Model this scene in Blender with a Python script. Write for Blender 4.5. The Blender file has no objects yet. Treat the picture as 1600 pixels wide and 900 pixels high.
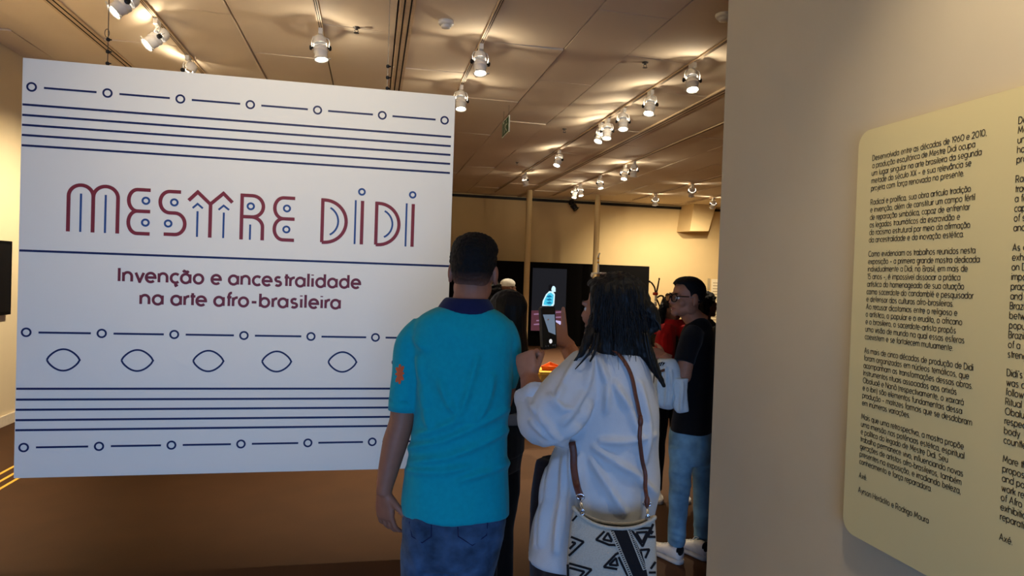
import bpy, bmesh, math, random
from mathutils import Vector, Matrix, noise
from mathutils.bvhtree import BVHTree
random.seed(7)
scene = bpy.context.scene
COL = scene.collection
V = Vector
pi = math.pi

# ------------------------------------------------------------------ camera
F_PX = 1051.06
YAW, PITCH, ROLL, CAM_H = 0.2055029, -0.0165443, 0.03405, 1.6
fw = V((math.sin(YAW)*math.cos(PITCH), math.cos(YAW)*math.cos(PITCH), math.sin(PITCH)))
rt0 = V((math.cos(YAW), -math.sin(YAW), 0))
up0 = rt0.cross(fw)
cr = rt0*math.cos(ROLL) + up0*math.sin(ROLL)
cu = -rt0*math.sin(ROLL) + up0*math.cos(ROLL)
O = V((0, 0, CAM_H))
cam_data = bpy.data.cameras.new('camera')
cam_data.sensor_width = 36.0
cam_data.lens = F_PX/1600*36.0
cam_data.clip_start = 0.05
cam = bpy.data.objects.new('camera', cam_data)
COL.objects.link(cam)
cam.matrix_world = Matrix(((cr.x, cu.x, -fw.x, O.x), (cr.y, cu.y, -fw.y, O.y), (cr.z, cu.z, -fw.z, O.z), (0, 0, 0, 1)))
scene.camera = cam

# ------------------------------------------------------------------ world, exposure, daylight of the entrance behind the camera
vs = scene.view_settings
vs.view_transform = 'Standard'
try: vs.look = 'None'
except Exception: pass
vs.gamma = 1.0
vs.use_curve_mapping = False
vs.exposure = 0.4
w = bpy.data.worlds.new('world'); scene.world = w; w.use_nodes = True
w.node_tree.nodes['Background'].inputs[0].default_value = (0.55, 0.68, 1.0, 1)
w.node_tree.nodes['Background'].inputs[1].default_value = 0.03
LAMP_W = 50.0      # watts of an ordinary spot
LEAK_W = 6       # light leaking out of the vent gap of a spot
WARM = (1.0, 0.83, 0.58)
def area(name, loc, target, sx, sy, power, color):
    l = bpy.data.lights.new(name, 'AREA'); l.shape = 'RECTANGLE'; l.size = sx; l.size_y = sy
    l.energy = power; l.color = color
    o = bpy.data.objects.new(name, l); COL.objects.link(o)
    l.spread = math.radians(110)
    o.location = loc
    o.rotation_euler = (V(target)-V(loc)).to_track_quat('-Z', 'Y').to_euler()
    return o
area('entrance_daylight', (-0.9, -3.4, 0.85), (-1.3, 4.0, 0.3), 2.6, 1.6, 56, (0.28, 0.52, 1.0))

# ------------------------------------------------------------------ pixel rays (1600x900 frame) -> points in the room
def ray(x, y): return fw + cr*((x-800)/F_PX) - cu*((y-450)/F_PX)
def atD(x, y, D): return O + ray(x, y)*D
def atX(x, y, X):
    d = ray(x, y); return O + d*(X/d.x)
def atY(x, y, Y):
    d = ray(x, y); return O + d*(Y/d.y)
def atZ(x, y, Z):
    d = ray(x, y); return O + d*((Z-CAM_H)/d.z)
def to_px(p):
    q = V(p)-O; d = q.dot(fw)
    return 800+F_PX*q.dot(cr)/d, 450-F_PX*q.dot(cu)/d

# ------------------------------------------------------------------ materials
def s2l(c):
    return tuple(((v/255.0)/12.92 if v/255.0 <= 0.04045 else ((v/255.0+0.055)/1.055)**2.4) for v in c)
def mat(name, rgb, rough=0.7, var=0.06, scale=30.0, bump=0.0, bscale=None, metal=0.0, emit=None, estr=0.0, sheen=0.0, spec=0.3, stretch=(1, 1, 1)):
    m = bpy.data.materials.new(name); m.use_nodes = True
    nt = m.node_tree; b = nt.nodes['Principled BSDF']
    lin = s2l(rgb)
    tc = nt.nodes.new('ShaderNodeTexCoord'); mp = nt.nodes.new('ShaderNodeMapping')
    mp.inputs['Scale'].default_value = stretch
    nt.links.new(tc.outputs['Object'], mp.inputs[0])
    n = nt.nodes.new('ShaderNodeTexNoise'); n.inputs['Scale'].default_value = scale; n.inputs['Detail'].default_value = 4
    nt.links.new(mp.outputs[0], n.inputs['Vector'])
    r = nt.nodes.new('ShaderNodeValToRGB')
    r.color_ramp.elements[0].position = 0.3; r.color_ramp.elements[1].position = 0.7
    r.color_ramp.elements[0].color = tuple(max(0, v*(1-var)) for v in lin)+(1,)
    r.color_ramp.elements[1].color = tuple(min(1, v*(1+var)) for v in lin)+(1,)
    nt.links.new(n.outputs['Fac'], r.inputs[0]); nt.links.new(r.outputs[0], b.inputs['Base Color'])
    b.inputs['Roughness'].default_value = rough
    b.inputs['Metallic'].default_value = metal
    b.inputs['Specular IOR Level'].default_value = spec
    if sheen: b.inputs['Sheen Weight'].default_value = sheen
    if emit:
        b.inputs['Emission Color'].default_value = tuple(s2l(emit))+(1,)
        b.inputs['Emission Strength'].default_value = estr
    if bump:
        n2 = nt.nodes.new('ShaderNodeTexNoise'); n2.inputs['Scale'].default_value = bscale or scale*3; n2.inputs['Detail'].default_value = 5
        nt.links.new(mp.outputs[0], n2.inputs['Vector'])
        bp = nt.nodes.new('ShaderNodeBump'); bp.inputs['Strength'].default_value = bump; bp.inputs['Distance'].default_value = 0.01
        nt.links.new(n2.outputs['Fac'], bp.inputs['Height']); nt.links.new(bp.outputs[0], b.inputs['Normal'])
    return m
M = {}
M['wall'] = mat('wall_paint', (218, 192, 142), 0.85, 0.02, 3, 0.03, 200)
M['wall_left'] = mat('left_wall_paint', (236, 218, 180), 0.85, 0.02, 3, 0.03, 200)
M['partition'] = mat('partition_paint', (214, 200, 172), 0.8, 0.02, 3, 0.03, 200)
M['ceil'] = mat('ceiling_panel_paint', (236, 218, 192), 0.8, 0.03, 1.5, 0.04, 6)
M['dark'] = mat('dark_gap', (34, 24, 18), 0.9)
M['floor'] = mat('ochre_floor', (66, 39, 14), 0.75, 0.08, 4, 0.05, 120)
M['trim'] = mat('trim_paint', (216, 190, 156), 0.6)
M['white_trim'] = mat('white_baseboard', (236, 222, 196), 0.5)
M['blackrail'] = mat('black_rail', (22, 18, 16), 0.5)
M['panel'] = mat('panel_white', (240, 238, 230), 0.55, 0.01, 2)
M['navy'] = mat('navy_vinyl', (18, 32, 84), 0.5, 0.04)
M['blue'] = mat('blue_vinyl', (40, 76, 138), 0.5, 0.04)
M['maroon'] = mat('maroon_vinyl', (128, 40, 52), 0.5, 0.04)
M['maroon2'] = mat('dark_maroon_vinyl', (110, 36, 52), 0.5, 0.04)
M['board'] = mat('text_board', (236, 220, 164), 0.6, 0.01, 2)
M['ink'] = mat('text_ink', (52, 40, 32), 0.6)
M['lampwhite'] = mat('lamp_white_enamel', (232, 228, 220), 0.35)
M['lampblack'] = mat('lamp_black', (20, 20, 22), 0.4)
M['chrome'] = mat('chrome', (200, 200, 205), 0.2, 0.02, metal=1.0)
M['steel'] = mat('steel_cable', (110, 105, 100), 0.4, metal=0.8)
M['lens'] = mat('lamp_lens', (255, 250, 235), 0.2, emit=(255, 240, 212), estr=22.0)
M['green'] = mat('sign_green', (44, 78, 44), 0.5)
M['signwhite'] = mat('sign_white', (220, 224, 206), 0.5)
M['black'] = mat('black_paint', (8, 7, 8), 0.8, spec=0.1)
M['yellow'] = mat('yellow_tape', (232, 184, 70), 0.6)

# ------------------------------------------------------------------ mesh builder
ORG = {}
class MB:
    def __init__(s): s.v = []; s.f = []; s.m = []
    def add(s, vs_, fs, mi=0):
        b = len(s.v); s.v += [V(p) for p in vs_]
        s.f += [tuple(b+i for i in f) for f in fs]; s.m += [mi]*len(fs)
    def box(s, lo, hi, mi=0):
        x0, y0, z0 = lo; x1, y1, z1 = hi
        s.add([(x0, y0, z0), (x1, y0, z0), (x1, y1, z0), (x0, y1, z0), (x0, y0, z1), (x1, y0, z1), (x1, y1, z1), (x0, y1, z1)],
              [(0, 3, 2, 1), (4, 5, 6, 7), (0, 1, 5, 4), (1, 2, 6, 5), (2, 3, 7, 6), (3, 0, 4, 7)], mi)
    def obox(s, c, ax, ay, az, mi=0):   # oriented box by half axes
        c = V(c); ax = V(ax); ay = V(ay); az = V(az)
        s.add([c-ax-ay-az, c+ax-ay-az, c+ax+ay-az, c-ax+ay-az, c-ax-ay+az, c+ax-ay+az, c+ax+ay+az, c-ax+ay+az],
              [(0, 3, 2, 1), (4, 5, 6, 7), (0, 1, 5, 4), (1, 2, 6, 5), (2, 3, 7, 6), (3, 0, 4, 7)], mi)
    def rings(s, rings, cap0=True, cap1=True, mi=0):
        n = len(rings[0]); vs_ = [p for r in rings for p in r]; fs = []
        for i in range(len(rings)-1):
            for j in range(n):
                k = (j+1) % n
                fs.append((i*n+j, i*n+k, (i+1)*n+k, (i+1)*n+j))
        if cap0: fs.append(tuple(reversed(range(n))))
        if cap1: fs.append(tuple((len(rings)-1)*n+j for j in range(n)))
        s.add(vs_, fs, mi)
    def tube(s, pts, rad, n=10, mi=0, flat=None, ref=None, cap=True):
        pts = [V(p) for p in pts]
        if not isinstance(rad, (list, tuple)): rad = [rad]*len(pts)
        rs = []; prev = None
        for i, p in enumerate(pts):
            t = (pts[min(i+1, len(pts)-1)]-pts[max(i-1, 0)])
            if t.length < 1e-9: t = V((0, 0, 1))
            t.normalize()
            if prev is None:
                a = V(ref) if ref is not None else (V((0, 0, 1)) if abs(t.z) < 0.9 else V((1, 0, 0)))
            else: a = prev
            a = (a-t*a.dot(t))
            if a.length < 1e-6: a = t.orthogonal()
            a.normalize(); prev = a; b = t.cross(a)
            r = rad[i]; ra, rb = (r if isinstance(r, tuple) else (r, r*(flat or 1.0)))
            rs.append([p+a*(ra*math.cos(2*pi*j/n))+b*(rb*math.sin(2*pi*j/n)) for j in range(n)])
        s.rings(rs, cap, cap, mi)
    def ctube(s, pts, rad, n=10, sub=5, mi=0, **k):   # smooth (Catmull-Rom) tube
        P, R = crom(pts, rad, sub); s.tube(P, R, n, mi, **k)
    def ell(s, c, r, basis=None, n=16, m=12, mi=0):
        c = V(c); B = basis or (V((1, 0, 0)), V((0, 1, 0)), V((0, 0, 1)))
        rs = []
        for i in range(1, m):
            th = pi*i/m
            rs.append([c+B[0]*(r[0]*math.sin(th)*math.cos(2*pi*j/n))+B[1]*(r[1]*math.sin(th)*math.sin(2*pi*j/n))+B[2]*(-r[2]*math.cos(th)) for j in range(n)])
        b = len(s.v)
        s.rings(rs, False, False, mi)
        s.v += [c-B[2]*r[2], c+B[2]*r[2]]
        i0, i1 = len(s.v)-2, len(s.v)-1
        for j in range(n):
            k = (j+1) % n
            s.f.append((i0, b+k, b+j)); s.m.append(mi)
            s.f.append((i1, b+(m-2)*n+j, b+(m-2)*n+k)); s.m.append(mi)
    def lathe(s, c, axis, prof, n=20, mi=0, cap0=True, cap1=True):   # prof: (distance along axis, radius)
        axis = V(axis).normalized(); a = axis.orthogonal().normalized(); b = axis.cross(a); c = V(c)
        s.rings([[c+axis*t+a*(r*math.cos(2*pi*j/n))+b*(r*math.sin(2*pi*j/n)) for j in range(n)] for t, r in prof], cap0, cap1, mi)
    def xform(s, mtx, start=0):
        for i in range(start, len(s.v)): s.v[i] = mtx @ s.v[i]
    def build(s, name, material, parent=None, smooth=False, bevel=0.0):
        o0 = ORG.get(parent, V((0, 0, 0))) if parent else V((0, 0, 0))
        me = bpy.data.meshes.new(name)
        me.from_pydata([tuple(p-o0) for p in s.v], [], s.f)
        for mm in (material if isinstance(material, (list, tuple)) else [material]): me.materials.append(mm)
        for p, mi in zip(me.polygons, s.m): p.material_index = mi; p.use_smooth = smooth
        me.update()
        o = bpy.data.objects.new(name, me); COL.objects.link(o)
        if parent: o.parent = parent
        ORG[o] = o0
        bm = bmesh.new(); bm.from_mesh(me); bmesh.ops.recalc_face_normals(bm, faces=bm.faces); bm.to_mesh(me); bm.free()
        if bevel:
            b = o.modifiers.new('bevel', 'BEVEL'); b.width = bevel; b.segments = 2; b.limit_method = 'ANGLE'
        return o
    def voxel(s, name, material, parent=None, size=0.006, smooth=4, disp=None, factor=0.5):
        o = s.build(name, material, parent, True)
        r = o.modifiers.new('r', 'REMESH'); r.mode = 'VOXEL'; r.voxel_size = size; r.use_smooth_shade = True
        if smooth:
            sm = o.modifiers.new('s', 'SMOOTH'); sm.factor = factor; sm.iterations = smooth
        dg = bpy.context.evaluated_depsgraph_get(); dg.update()
        me = bpy.data.meshes.new_from_object(o.evaluated_get(dg))
        o.modifiers.clear(); old = o.data; o.data = me; bpy.data.meshes.remove(old); me.name = name
        if not me.materials: me.materials.append(material)
        if disp:
            o0 = ORG[o]
            nn = [v.normal.copy() for v in me.vertices]
            for v, n in zip(me.vertices, nn):
                v.co = v.co + n*disp(v.co+o0, n)
            me.update()
        for p in me.polygons: p.use_smooth = True
        return o
def crom(pts, rad, sub=5):
    pts = [V(p) for p in pts]
    if not isinstance(rad, (list, tuple)): rad = [rad]*len(pts)
    P = []; R = []
    def g(i): return pts[max(0, min(len(pts)-1, i))]
    for i in range(len(pts)-1):
        for k in range(sub):
            t = k/sub; p0, p1, p2, p3 = g(i-1), g(i), g(i+1), g(i+2)
            P.append(0.5*((2*p1)+(p2-p0)*t+(2*p0-5*p1+4*p2-p3)*t*t+(3*p1-p0-3*p2+p3)*t**3))
            a, b = rad[i], rad[i+1]
            R.append(tuple(x+(y-x)*t for x, y in zip(a, b)) if isinstance(a, tuple) else a+(b-a)*t)
    P.append(pts[-1]); R.append(rad[-1])
    return P, R
def tag(o, label=None, cat=None, group=None, kind=None):
    if label: o['label'] = label
    if cat: o['category'] = cat
    if group: o['group'] = group
    if kind: o['kind'] = kind
    return o
def thing(name, loc, label, cat, group=None):
    o = bpy.data.objects.new(name, None); COL.objects.link(o); o.location = loc; ORG[o] = V(loc)
    o.empty_display_size = 0.1
    return tag(o, label, cat, group)
def struct(o): o['kind'] = 'structure'; return o

# ------------------------------------------------------------------ room shell
CEIL, BACK, XL, XR = 3.6, 16.3, -3.425, 9.6
Y0 = -3.6
b = MB(); b.box((XL-0.2, Y0, -0.1), (XR+0.2, BACK+0.2, 0)); struct(b.build('floor', M['floor']))
b = MB(); b.box((XL-0.2, Y0, 0), (XL, BACK+0.2, CEIL+0.2)); struct(b.build('wall_left', M['wall_left']))
b = MB(); b.box((XL, BACK, 0), (XR, BACK+0.2, CEIL+0.2)); struct(b.build('wall_back', M['wall']))
b = MB(); b.box((XR, Y0, 0), (XR+0.2, BACK+0.2, CEIL+0.2)); struct(b.build('wall_far_right', M['wall']))
b = MB(); b.box((1.64, Y0, 0), (1.90, 2.99, CEIL)); struct(b.build('wall_right', M['partition']))
b = MB(); b.box((XL, Y0, 0), (XL+0.02, BACK, 0.105)); struct(b.build('baseboard_left', M['white_trim'], bevel=0.004))
b = MB(); b.box((XL+0.02, BACK-0.02, 0), (XR, BACK, 0.105)); struct(b.build('baseboard_back', M['white_trim'], bevel=0.004))

# ceiling: separate tiles with open joints under a dark slab, some of them sagging
b = MB()
xs = [XL, -3.13, -2.52, -1.755, -1.15, -0.47, 0.13, 0.85, 1.58, 2.16, 2.76, 3.45, 4.17, 4.90, 5.55, 6.2, 6.9, 7.6, 8.4, 9.0, XR]
rnd = random.Random(3)
b.box((XL-0.2, Y0, CEIL+0.06), (XR+0.2, BACK+0.2, CEIL+0.2), 1)
for i in range(len(xs)-1):
    y = Y0 + (0.0 if i % 2 else -0.9)
    while y < BACK:
        y1 = min(y+1.86, BACK)
        ya = max(y, Y0)
        if y1-ya > 0.05:
            g = 0.0065
            t = [CEIL + (rnd.random()-0.7)*0.02 for _ in range(4)]
            x0, x1 = xs[i]+g, xs[i+1]-g
            lo = [(x0, ya+g, t[0]), (x1, ya+g, t[1]), (x1, y1-g, t[2]), (x0, y1-g, t[3])]
            hi = [(p[0], p[1], CEIL+0.05) for p in lo]
            b.add(lo+hi, [(0, 1, 2, 3), (4, 7, 6, 5), (0, 4, 5, 1), (1, 5, 6, 2), (2, 6, 7, 3), (3, 7, 4, 0)])
        y = y1
struct(b.build('ceiling', [M['ceil'], M['dark']]))
# linear air slots: two dark lines in a pale frame
for k, x in enumerate((-2.46, 0.20, 3.50)):
    b = MB(); b.box((x-0.055, Y0, CEIL-0.018), (x+0.055, BACK, CEIL+0.03))
    for d in (-0.024, 0.024): b.box((x+d-0.006, Y0, CEIL-0.0195), (x+d+0.006, BACK, CEIL-0.0175), 1)
    struct(b.build('trim_%d' % (k+1), [M['trim'], M['dark']]))
# black cable rail under the ceiling along the back wall
b = MB(); b.box((XL, BACK-0.06, 3.50), (8.04, BACK, 3.56)); b.box((8.6, BACK-0.06, 3.50), (XR, BACK, 3.56))
struct(b.build('trim_4', M['blackrail']))
# tapered duct boxing on the back wall
b = MB()
fr = [atY(1084, 322, 15.75), atY(1119, 322, 15.75), atY(1107, 361, 15.75), atY(1078, 361, 15.75)]
fr[0].z = fr[1].z = CEIL-0.005
bk = [V((p.x-0.10, BACK-0.01, p.z)) for p in fr]
b.add(fr+bk, [(0, 1, 2, 3), (4, 7, 6, 5), (0, 4, 5, 1), (1, 5, 6, 2), (2, 6, 7, 3), (3, 7, 4, 0)])
struct(b.build('trim_5', M['wall']))
# round columns
for k, (x, y) in enumerate(((3.438, 14.9), (5.10, 15.0))):
    b = MB(); b.lathe((x, y, 0), (0, 0, 1), [(0, 0.09), (0.02, 0.075), (0.05, 0.068), (CEIL-0.02, 0.066)], 20)
    struct(b.build('trim_%d' % (k+6), M['wall'], smooth=True))
# yellow guide lines taped on the floor
for k, x in enumerate((-2.672, -2.58, -2.495)):
    b = MB(); b.box((x-0.012, 4.4, 0.0), (x+0.012, 6.5, 0.0025))
    o = b.build('floor_tape', M['yellow'])
    tag(o, ['yellow tape line on the brown floor, nearest the left wall', 'yellow tape line on the brown floor, middle of the three',
            'yellow tape line on the brown floor, nearest the hanging title panel'][k], 'tape', 'yellow floor lines')

# ------------------------------------------------------------------ lighting tracks and spots
TRACKS = {'a': -1.755, 'b': -0.47, 'c': 0.85, 'd': 2.76, 'e': 4.17, 'f': 6.2, 'g': 7.6}
TLAB = {'a': 'pale ceiling track above the left half of the hanging title panel', 'b': 'pale short ceiling track behind the glaring spotlight over the title panel',
        'c': 'pale ceiling track in line with the right edge of the title panel', 'd': 'pale ceiling track crossing the middle of the ceiling, carrying the longest run of spots',
        'e': 'pale ceiling track with the paired spots, right of the long run', 'f': 'thin ceiling track near the far right corner with two single spots',
        'g': 'last ceiling track at the far right beside the duct boxing'}
TZ = 3.545
for k, x in TRACKS.items():
    b = MB()
    y0, y1 = (0.6, 15.6) if k != 'b' else (0.6, 6.1)
    if k in 'ef': y0 = 4.0
    if k == 'g': y0 = 9.0
    b.box((x-0.019, y0, CEIL-0.030), (x+0.019, y1, CEIL-0.016))
    t = b.build('lighting_track', M['trim']); ORG[t] = V((0, 0, 0))
    tag(t, TLAB[k], 'track', 'ceiling lighting tracks')
    b = MB()
    for d in (-0.0075, 0.0075): b.box((x+d-0.003, y0+0.01, CEIL-0.031), (x+d+0.003, y1-0.01, CEIL-0.029))
    b.build('conductor_slot', M['dark'], t)
def spot(x, y, d, label, power=1.0, leak=1.0, size=1.0, black=False, z=TZ, cone=62, name='track_spotlight', hdir=None, twin=0):
    s = size; d = V(d).normalized()
    body_m = M['lampblack'] if black else M['lampwhite']
    top = V((x, y, z))
    root = thing(name, top, label, 'spotlight', 'ceiling track spotlights' if not black else None)
    P = top-V((0, 0, 0.125*s))
    h = V(hdir).normalized() if hdir else (d.cross(V((0, 0, 1))).normalized() if abs(d.z) < 0.97 else V((1, 0.15, 0)).normalized())
    h = (h-d*h.dot(d)).normalized()
    b = MB(); b.box((x-0.017*s, y-0.05*s, z-0.022*s), (x+0.017*s, y+0.05*s, CEIL-0.030)); b.lathe(top-V((0, 0, 0.02*s)), (0, 0, -1), [(0, 0.014*s), (0.022*s, 0.012*s)], 12)
    b.build('track_adapter', body_m, root, bevel=0.002)
    hh = V((h.x, h.y, 0)).normalized(); zt = V((0, 0, 1))
    b = MB()
    path = [P+h*0.069*s, P+h*0.072*s+zt*0.05*s, P+hh*0.06*s+zt*0.083*s, P+hh*0.03*s+zt*0.09*s, P-hh*0.03*s+zt*0.09*s, P-hh*0.06*s+zt*0.083*s, P-h*0.072*s+zt*0.05*s, P-h*0.069*s]
    b.tube(path, 0.0042*s, 8, ref=(0.3, 0.7, 0.1)); b.build('yoke', body_m, root, True)
    b = MB()   # rear dome and barrel with the vent gap between them
    prof = [(-0.112, 0.004), (-0.108, 0.022), (-0.098, 0.037), (-0.082, 0.048), (-0.06, 0.0535), (-0.034, 0.054), (-0.034, 0.0525), (-0.06, 0.0495), (-0.082, 0.044), (-0.098, 0.033), (-0.105, 0.015), (-0.106, 0.002)]
    b.lathe(P, d, [(t*s, r*s) for t, r in prof[:6]], 24, cap1=False); b.lathe(P, d, [(t*s, r*s) for t, r in prof[5:]], 24, 1, cap0=False)
    prof = [(-0.007, 0.053), (-0.007, 0.055), (-0.003, 0.055), (-0.003, 0.058), (0.006, 0.058), (0.008, 0.055), (0.03, 0.055), (0.032, 0.0575), (0.038, 0.0575), (0.040, 0.052), (0.088, 0.050), (0.088, 0.046), (0.04, 0.047), (0.0, 0.05)]
    k = len(b.v)
    b.lathe(P, d, [(t*s, r*s) for t, r in prof[:11]], 24, cap0=False, cap1=False)
    b.lathe(P, d, [(t*s, r*s) for t, r in prof[10:]]+[(prof[0][0]*s, prof[0][1]*s)], 24, 1, cap0=False, cap1=False)
    for sg in (-1, 1): b.tube([P+h*0.0525*s*sg-d*0.06*s, P+h*0.0535*s*sg+d*0.005*s], 0.004*s, 6)
    b.build('housing', [body_m, M['lampblack']], root, True)
    for sg in (-1, 1):
        b = MB(); b.lathe(P+h*0.055*s*sg, h*sg, [(0, 0.008*s), (0.014*s, 0.008*s), (0.015*s, 0.021*s), (0.029*s, 0.019*s), (0.032*s, 0.012*s)], 14)
        b.build('knob', M['lampblack'], root)
    b = MB(); b.lathe(P, d, [(0.086*s, 0.049*s), (0.090*s, 0.055*s), (0.102*s, 0.060*s), (0.104*s, 0.057*s), (0.09*s, 0.0465*s), (0.086*s, 0.0465*s)], 24, cap0=False, cap1=False)
    for q in range(3):
        a = h*math.cos(q*2.1+0.3)+d.cross(h)*math.sin(q*2.1+0.3)
        b.obox(P+d*0.098*s+a*0.064*s, a*0.012*s, a.cross(d)*0.010*s, d*0.002*s)
    b.build('front_ring', body_m, root, True)
    b = MB(); b.lathe(P, d, [(0.074*s, 0.0455*s), (0.084*s, 0.04*s), (0.092*s, 0.024*s), (0.095*s, 0.004*s)], 20)
    ln = b.build('lens', M['lens'] if not black else M['lampblack'], root, True)
    if black: return root
    if power:
        l = bpy.data.lights.new('spot_beam', 'SPOT'); l.energy = LAMP_W*power*6; l.color = WARM; l.spot_size = math.radians(cone); l.spot_blend = 1.0; l.shadow_soft_size = 0.03
        lo = bpy.data.objects.new('spot_beam', l); COL.objects.link(lo); lo.parent = root
        lo.location = P+d*0.108*s-top; lo.rotation_euler = d.to_track_quat('-Z', 'Y').to_euler()
    if leak:
        l = bpy.data.lights.new('bulb_leak', 'POINT'); l.energy = LEAK_W*leak; l.color = (1, 0.86, 0.64); l.shadow_soft_size = 0.012
        lo = bpy.data.objects.new('bulb_leak', l); COL.objects.link(lo); lo.parent = root
        lo.location = P-d*0.006*s-top
    return root
X = TRACKS
DN = (0, 0, -1)
SPOTS = [
 # track, y, direction, label, power
 ('a', 5.22, (-0.6, -0.35, -0.75), 'white track spotlight cut by the top edge of the photo, above the left cable', 1.0),
 ('a', 5.93, (-0.62, -0.38, -0.72), 'white track spotlight tilted left, above the left part of the title panel', 1.2),
 ('a', 6.87, (-0.5, 0.2, -0.8), 'white track spotlight half hidden behind the top edge of the title panel', 1.0),
 ('b', 5.76, (0.12, -0.12, -1), 'glaring white track spotlight hanging just above the middle of the title panel', 0.9),
 ('c', 5.73, (0.0, -0.22, -1), 'white track spotlight pointing straight down, largest one right of the title panel', 0.55),
 ('c', 7.02, (0.02, -0.25, -1), 'white track spotlight just clearing the upper right corner of the title panel', 0.55),
 ('d', 5.63, (-0.05, -0.3, -1), 'white track spotlight nearest the text wall, largest on the long middle track', 0.55),
 ('d', 6.56, (-0.25, -0.25, -1), 'white track spotlight second along the long middle track from the text wall', 0.55),
 ('d', 7.33, (-0.06, -0.30, -1), 'white upright track spotlight third along the long middle track from the text wall', 0.55),
 ('d', 7.86, (-0.12, -0.25, -1), 'white track spotlight fourth along the middle track, right one of a close pair', 0.55),
 ('d', 8.10, (-0.45, -0.25, -1), 'white track spotlight fifth along the middle track, left one of a close pair', 0.55),
 ('d', 10.04, (-0.42, -0.25, -1), 'white track spotlight tilted left, alone past the close pair on the middle track', 1.0),
 ('d', 12.37, (0.35, 0.2, -1), 'small white track spotlight tilted right above the left round column', 1.0),
 ('e', 10.49, (0.0, 0.25, -1), 'white track spotlight on the right of the pair in front of the back wall centre', 1.3),
 ('e', 10.9, (-0.25, -0.3, -1), 'white track spotlight on the left of the pair in front of the back wall centre', 1.0),
 ('e', 12.18, (0.1, -0.3, -1), 'small white track spotlight above the right round column', 1.3),
 ('e', 13.41, (0.1, -0.3, -1), 'small white track spotlight right one of the farthest pair, beside the black projector', 1.3),
 ('e', 13.80, (-0.2, -0.3, -1), 'small white track spotlight left one of the farthest pair, beside the black projector', 1.0),
 ('f', 14.24, (0.25, 0.75, -0.9), 'small white track spotlight low over the bright right end of the back wall', 0.6),
 ('f', 12.46, (0.25, 0.8, -0.9), 'small white track spotlight second from the right in front of the back wall', 0.6),
 ('g', 14.2, (0.1, 0.8, -0.9), 'small white track spotlight beside the duct boxing, farthest right', 0.6),
]
for tr, y, d, lab, pw in SPOTS: spot(X[tr], y, d, lab, pw, cone={'a': 95, 'f': 115, 'g': 115, 'e': 85}.get(tr, 62))
# the two lamps that light the wall text and the title panel from outside the frame
spot(X['c'], 1.15, (0.75, 0.05, -1.6), 'white track spotlight outside the frame lighting the wall text board', 0.205, cone=95)
spot(X['b'], 1.6, (0.15, 2.4, -1.0), 'white track spotlight outside the frame lighting the title panel', 0.36, cone=80)
spot(4.77, 15.9, (0.5, -0.35, -0.8), 'black spotlight clamped to the black rail on the back wall', 0, 0, 1.35, True, 3.58, name='stage_spotlight')

# ------------------------------------------------------------------ ceiling fittings
for p, lab in (((697, 38), 'round white smoke detector on the ceiling, left of the middle track'), ((1131, 27), 'white smoke detector on the ceiling at the edge of the text wall')):
    c = atZ(p[0], p[1], 3.57); c.z = CEIL-0.006
    r = thing('smoke_detector', c, lab, 'smoke detector', 'smoke detectors')
    b = MB(); b.lathe(c, (0, 0, -1), [(0, 0.062), (0.018, 0.062), (0.03, 0.054)], 24); b.build('base', M['lampwhite'], r, True)
    b = MB(); b.lathe(c-V((0, 0, 0.030)), (0, 0, -1), [(0, 0.036), (0.008, 0.036), (0.0085, 0.04), (0.022, 0.036), (0.026, 0.018)], 20); b.build('sensor_cap', M['lampwhite'], r, True)
for p, lab in (((557, 45), 'small metal sprinkler beside the right panel cable'), ((1008, 100), 'small metal sprinkler near the largest spot of the middle track'),
               ((808, 255), 'tiny metal sprinkler above the left round column'), ((882, 203), 'tiny metal sprinkler left of the close pair of spots')):
    c = atZ(p[0], p[1], 3.58); c.z = CEIL-0.006
    r = thing('sprinkler', c, lab, 'sprinkler', 'ceiling sprinklers')
    b = MB(); b.lathe(c, (0, 0, -1), [(0, 0.03), (0.006, 0.028), (0.008, 0.012), (0.015, 0.010), (0.017, 0.014), (0.022, 0.012)], 14); b.build('body', M['steel'], r, True)
    b = MB(); b.tube([c+V((-0.011, 0, -0.022)), c+V((-0.015, 0, -0.034)), c+V((0, 0, -0.046)), c+V((0.015, 0, -0.034)), c+V((0.011, 0, -0.022))], 0.003, 6)
    b.lathe(c-V((0, 0, 0.046)), (0, 0, -1), [(0, 0.022), (0.003, 0.022)], 14); b.build('deflector', M['steel'], r)
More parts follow.
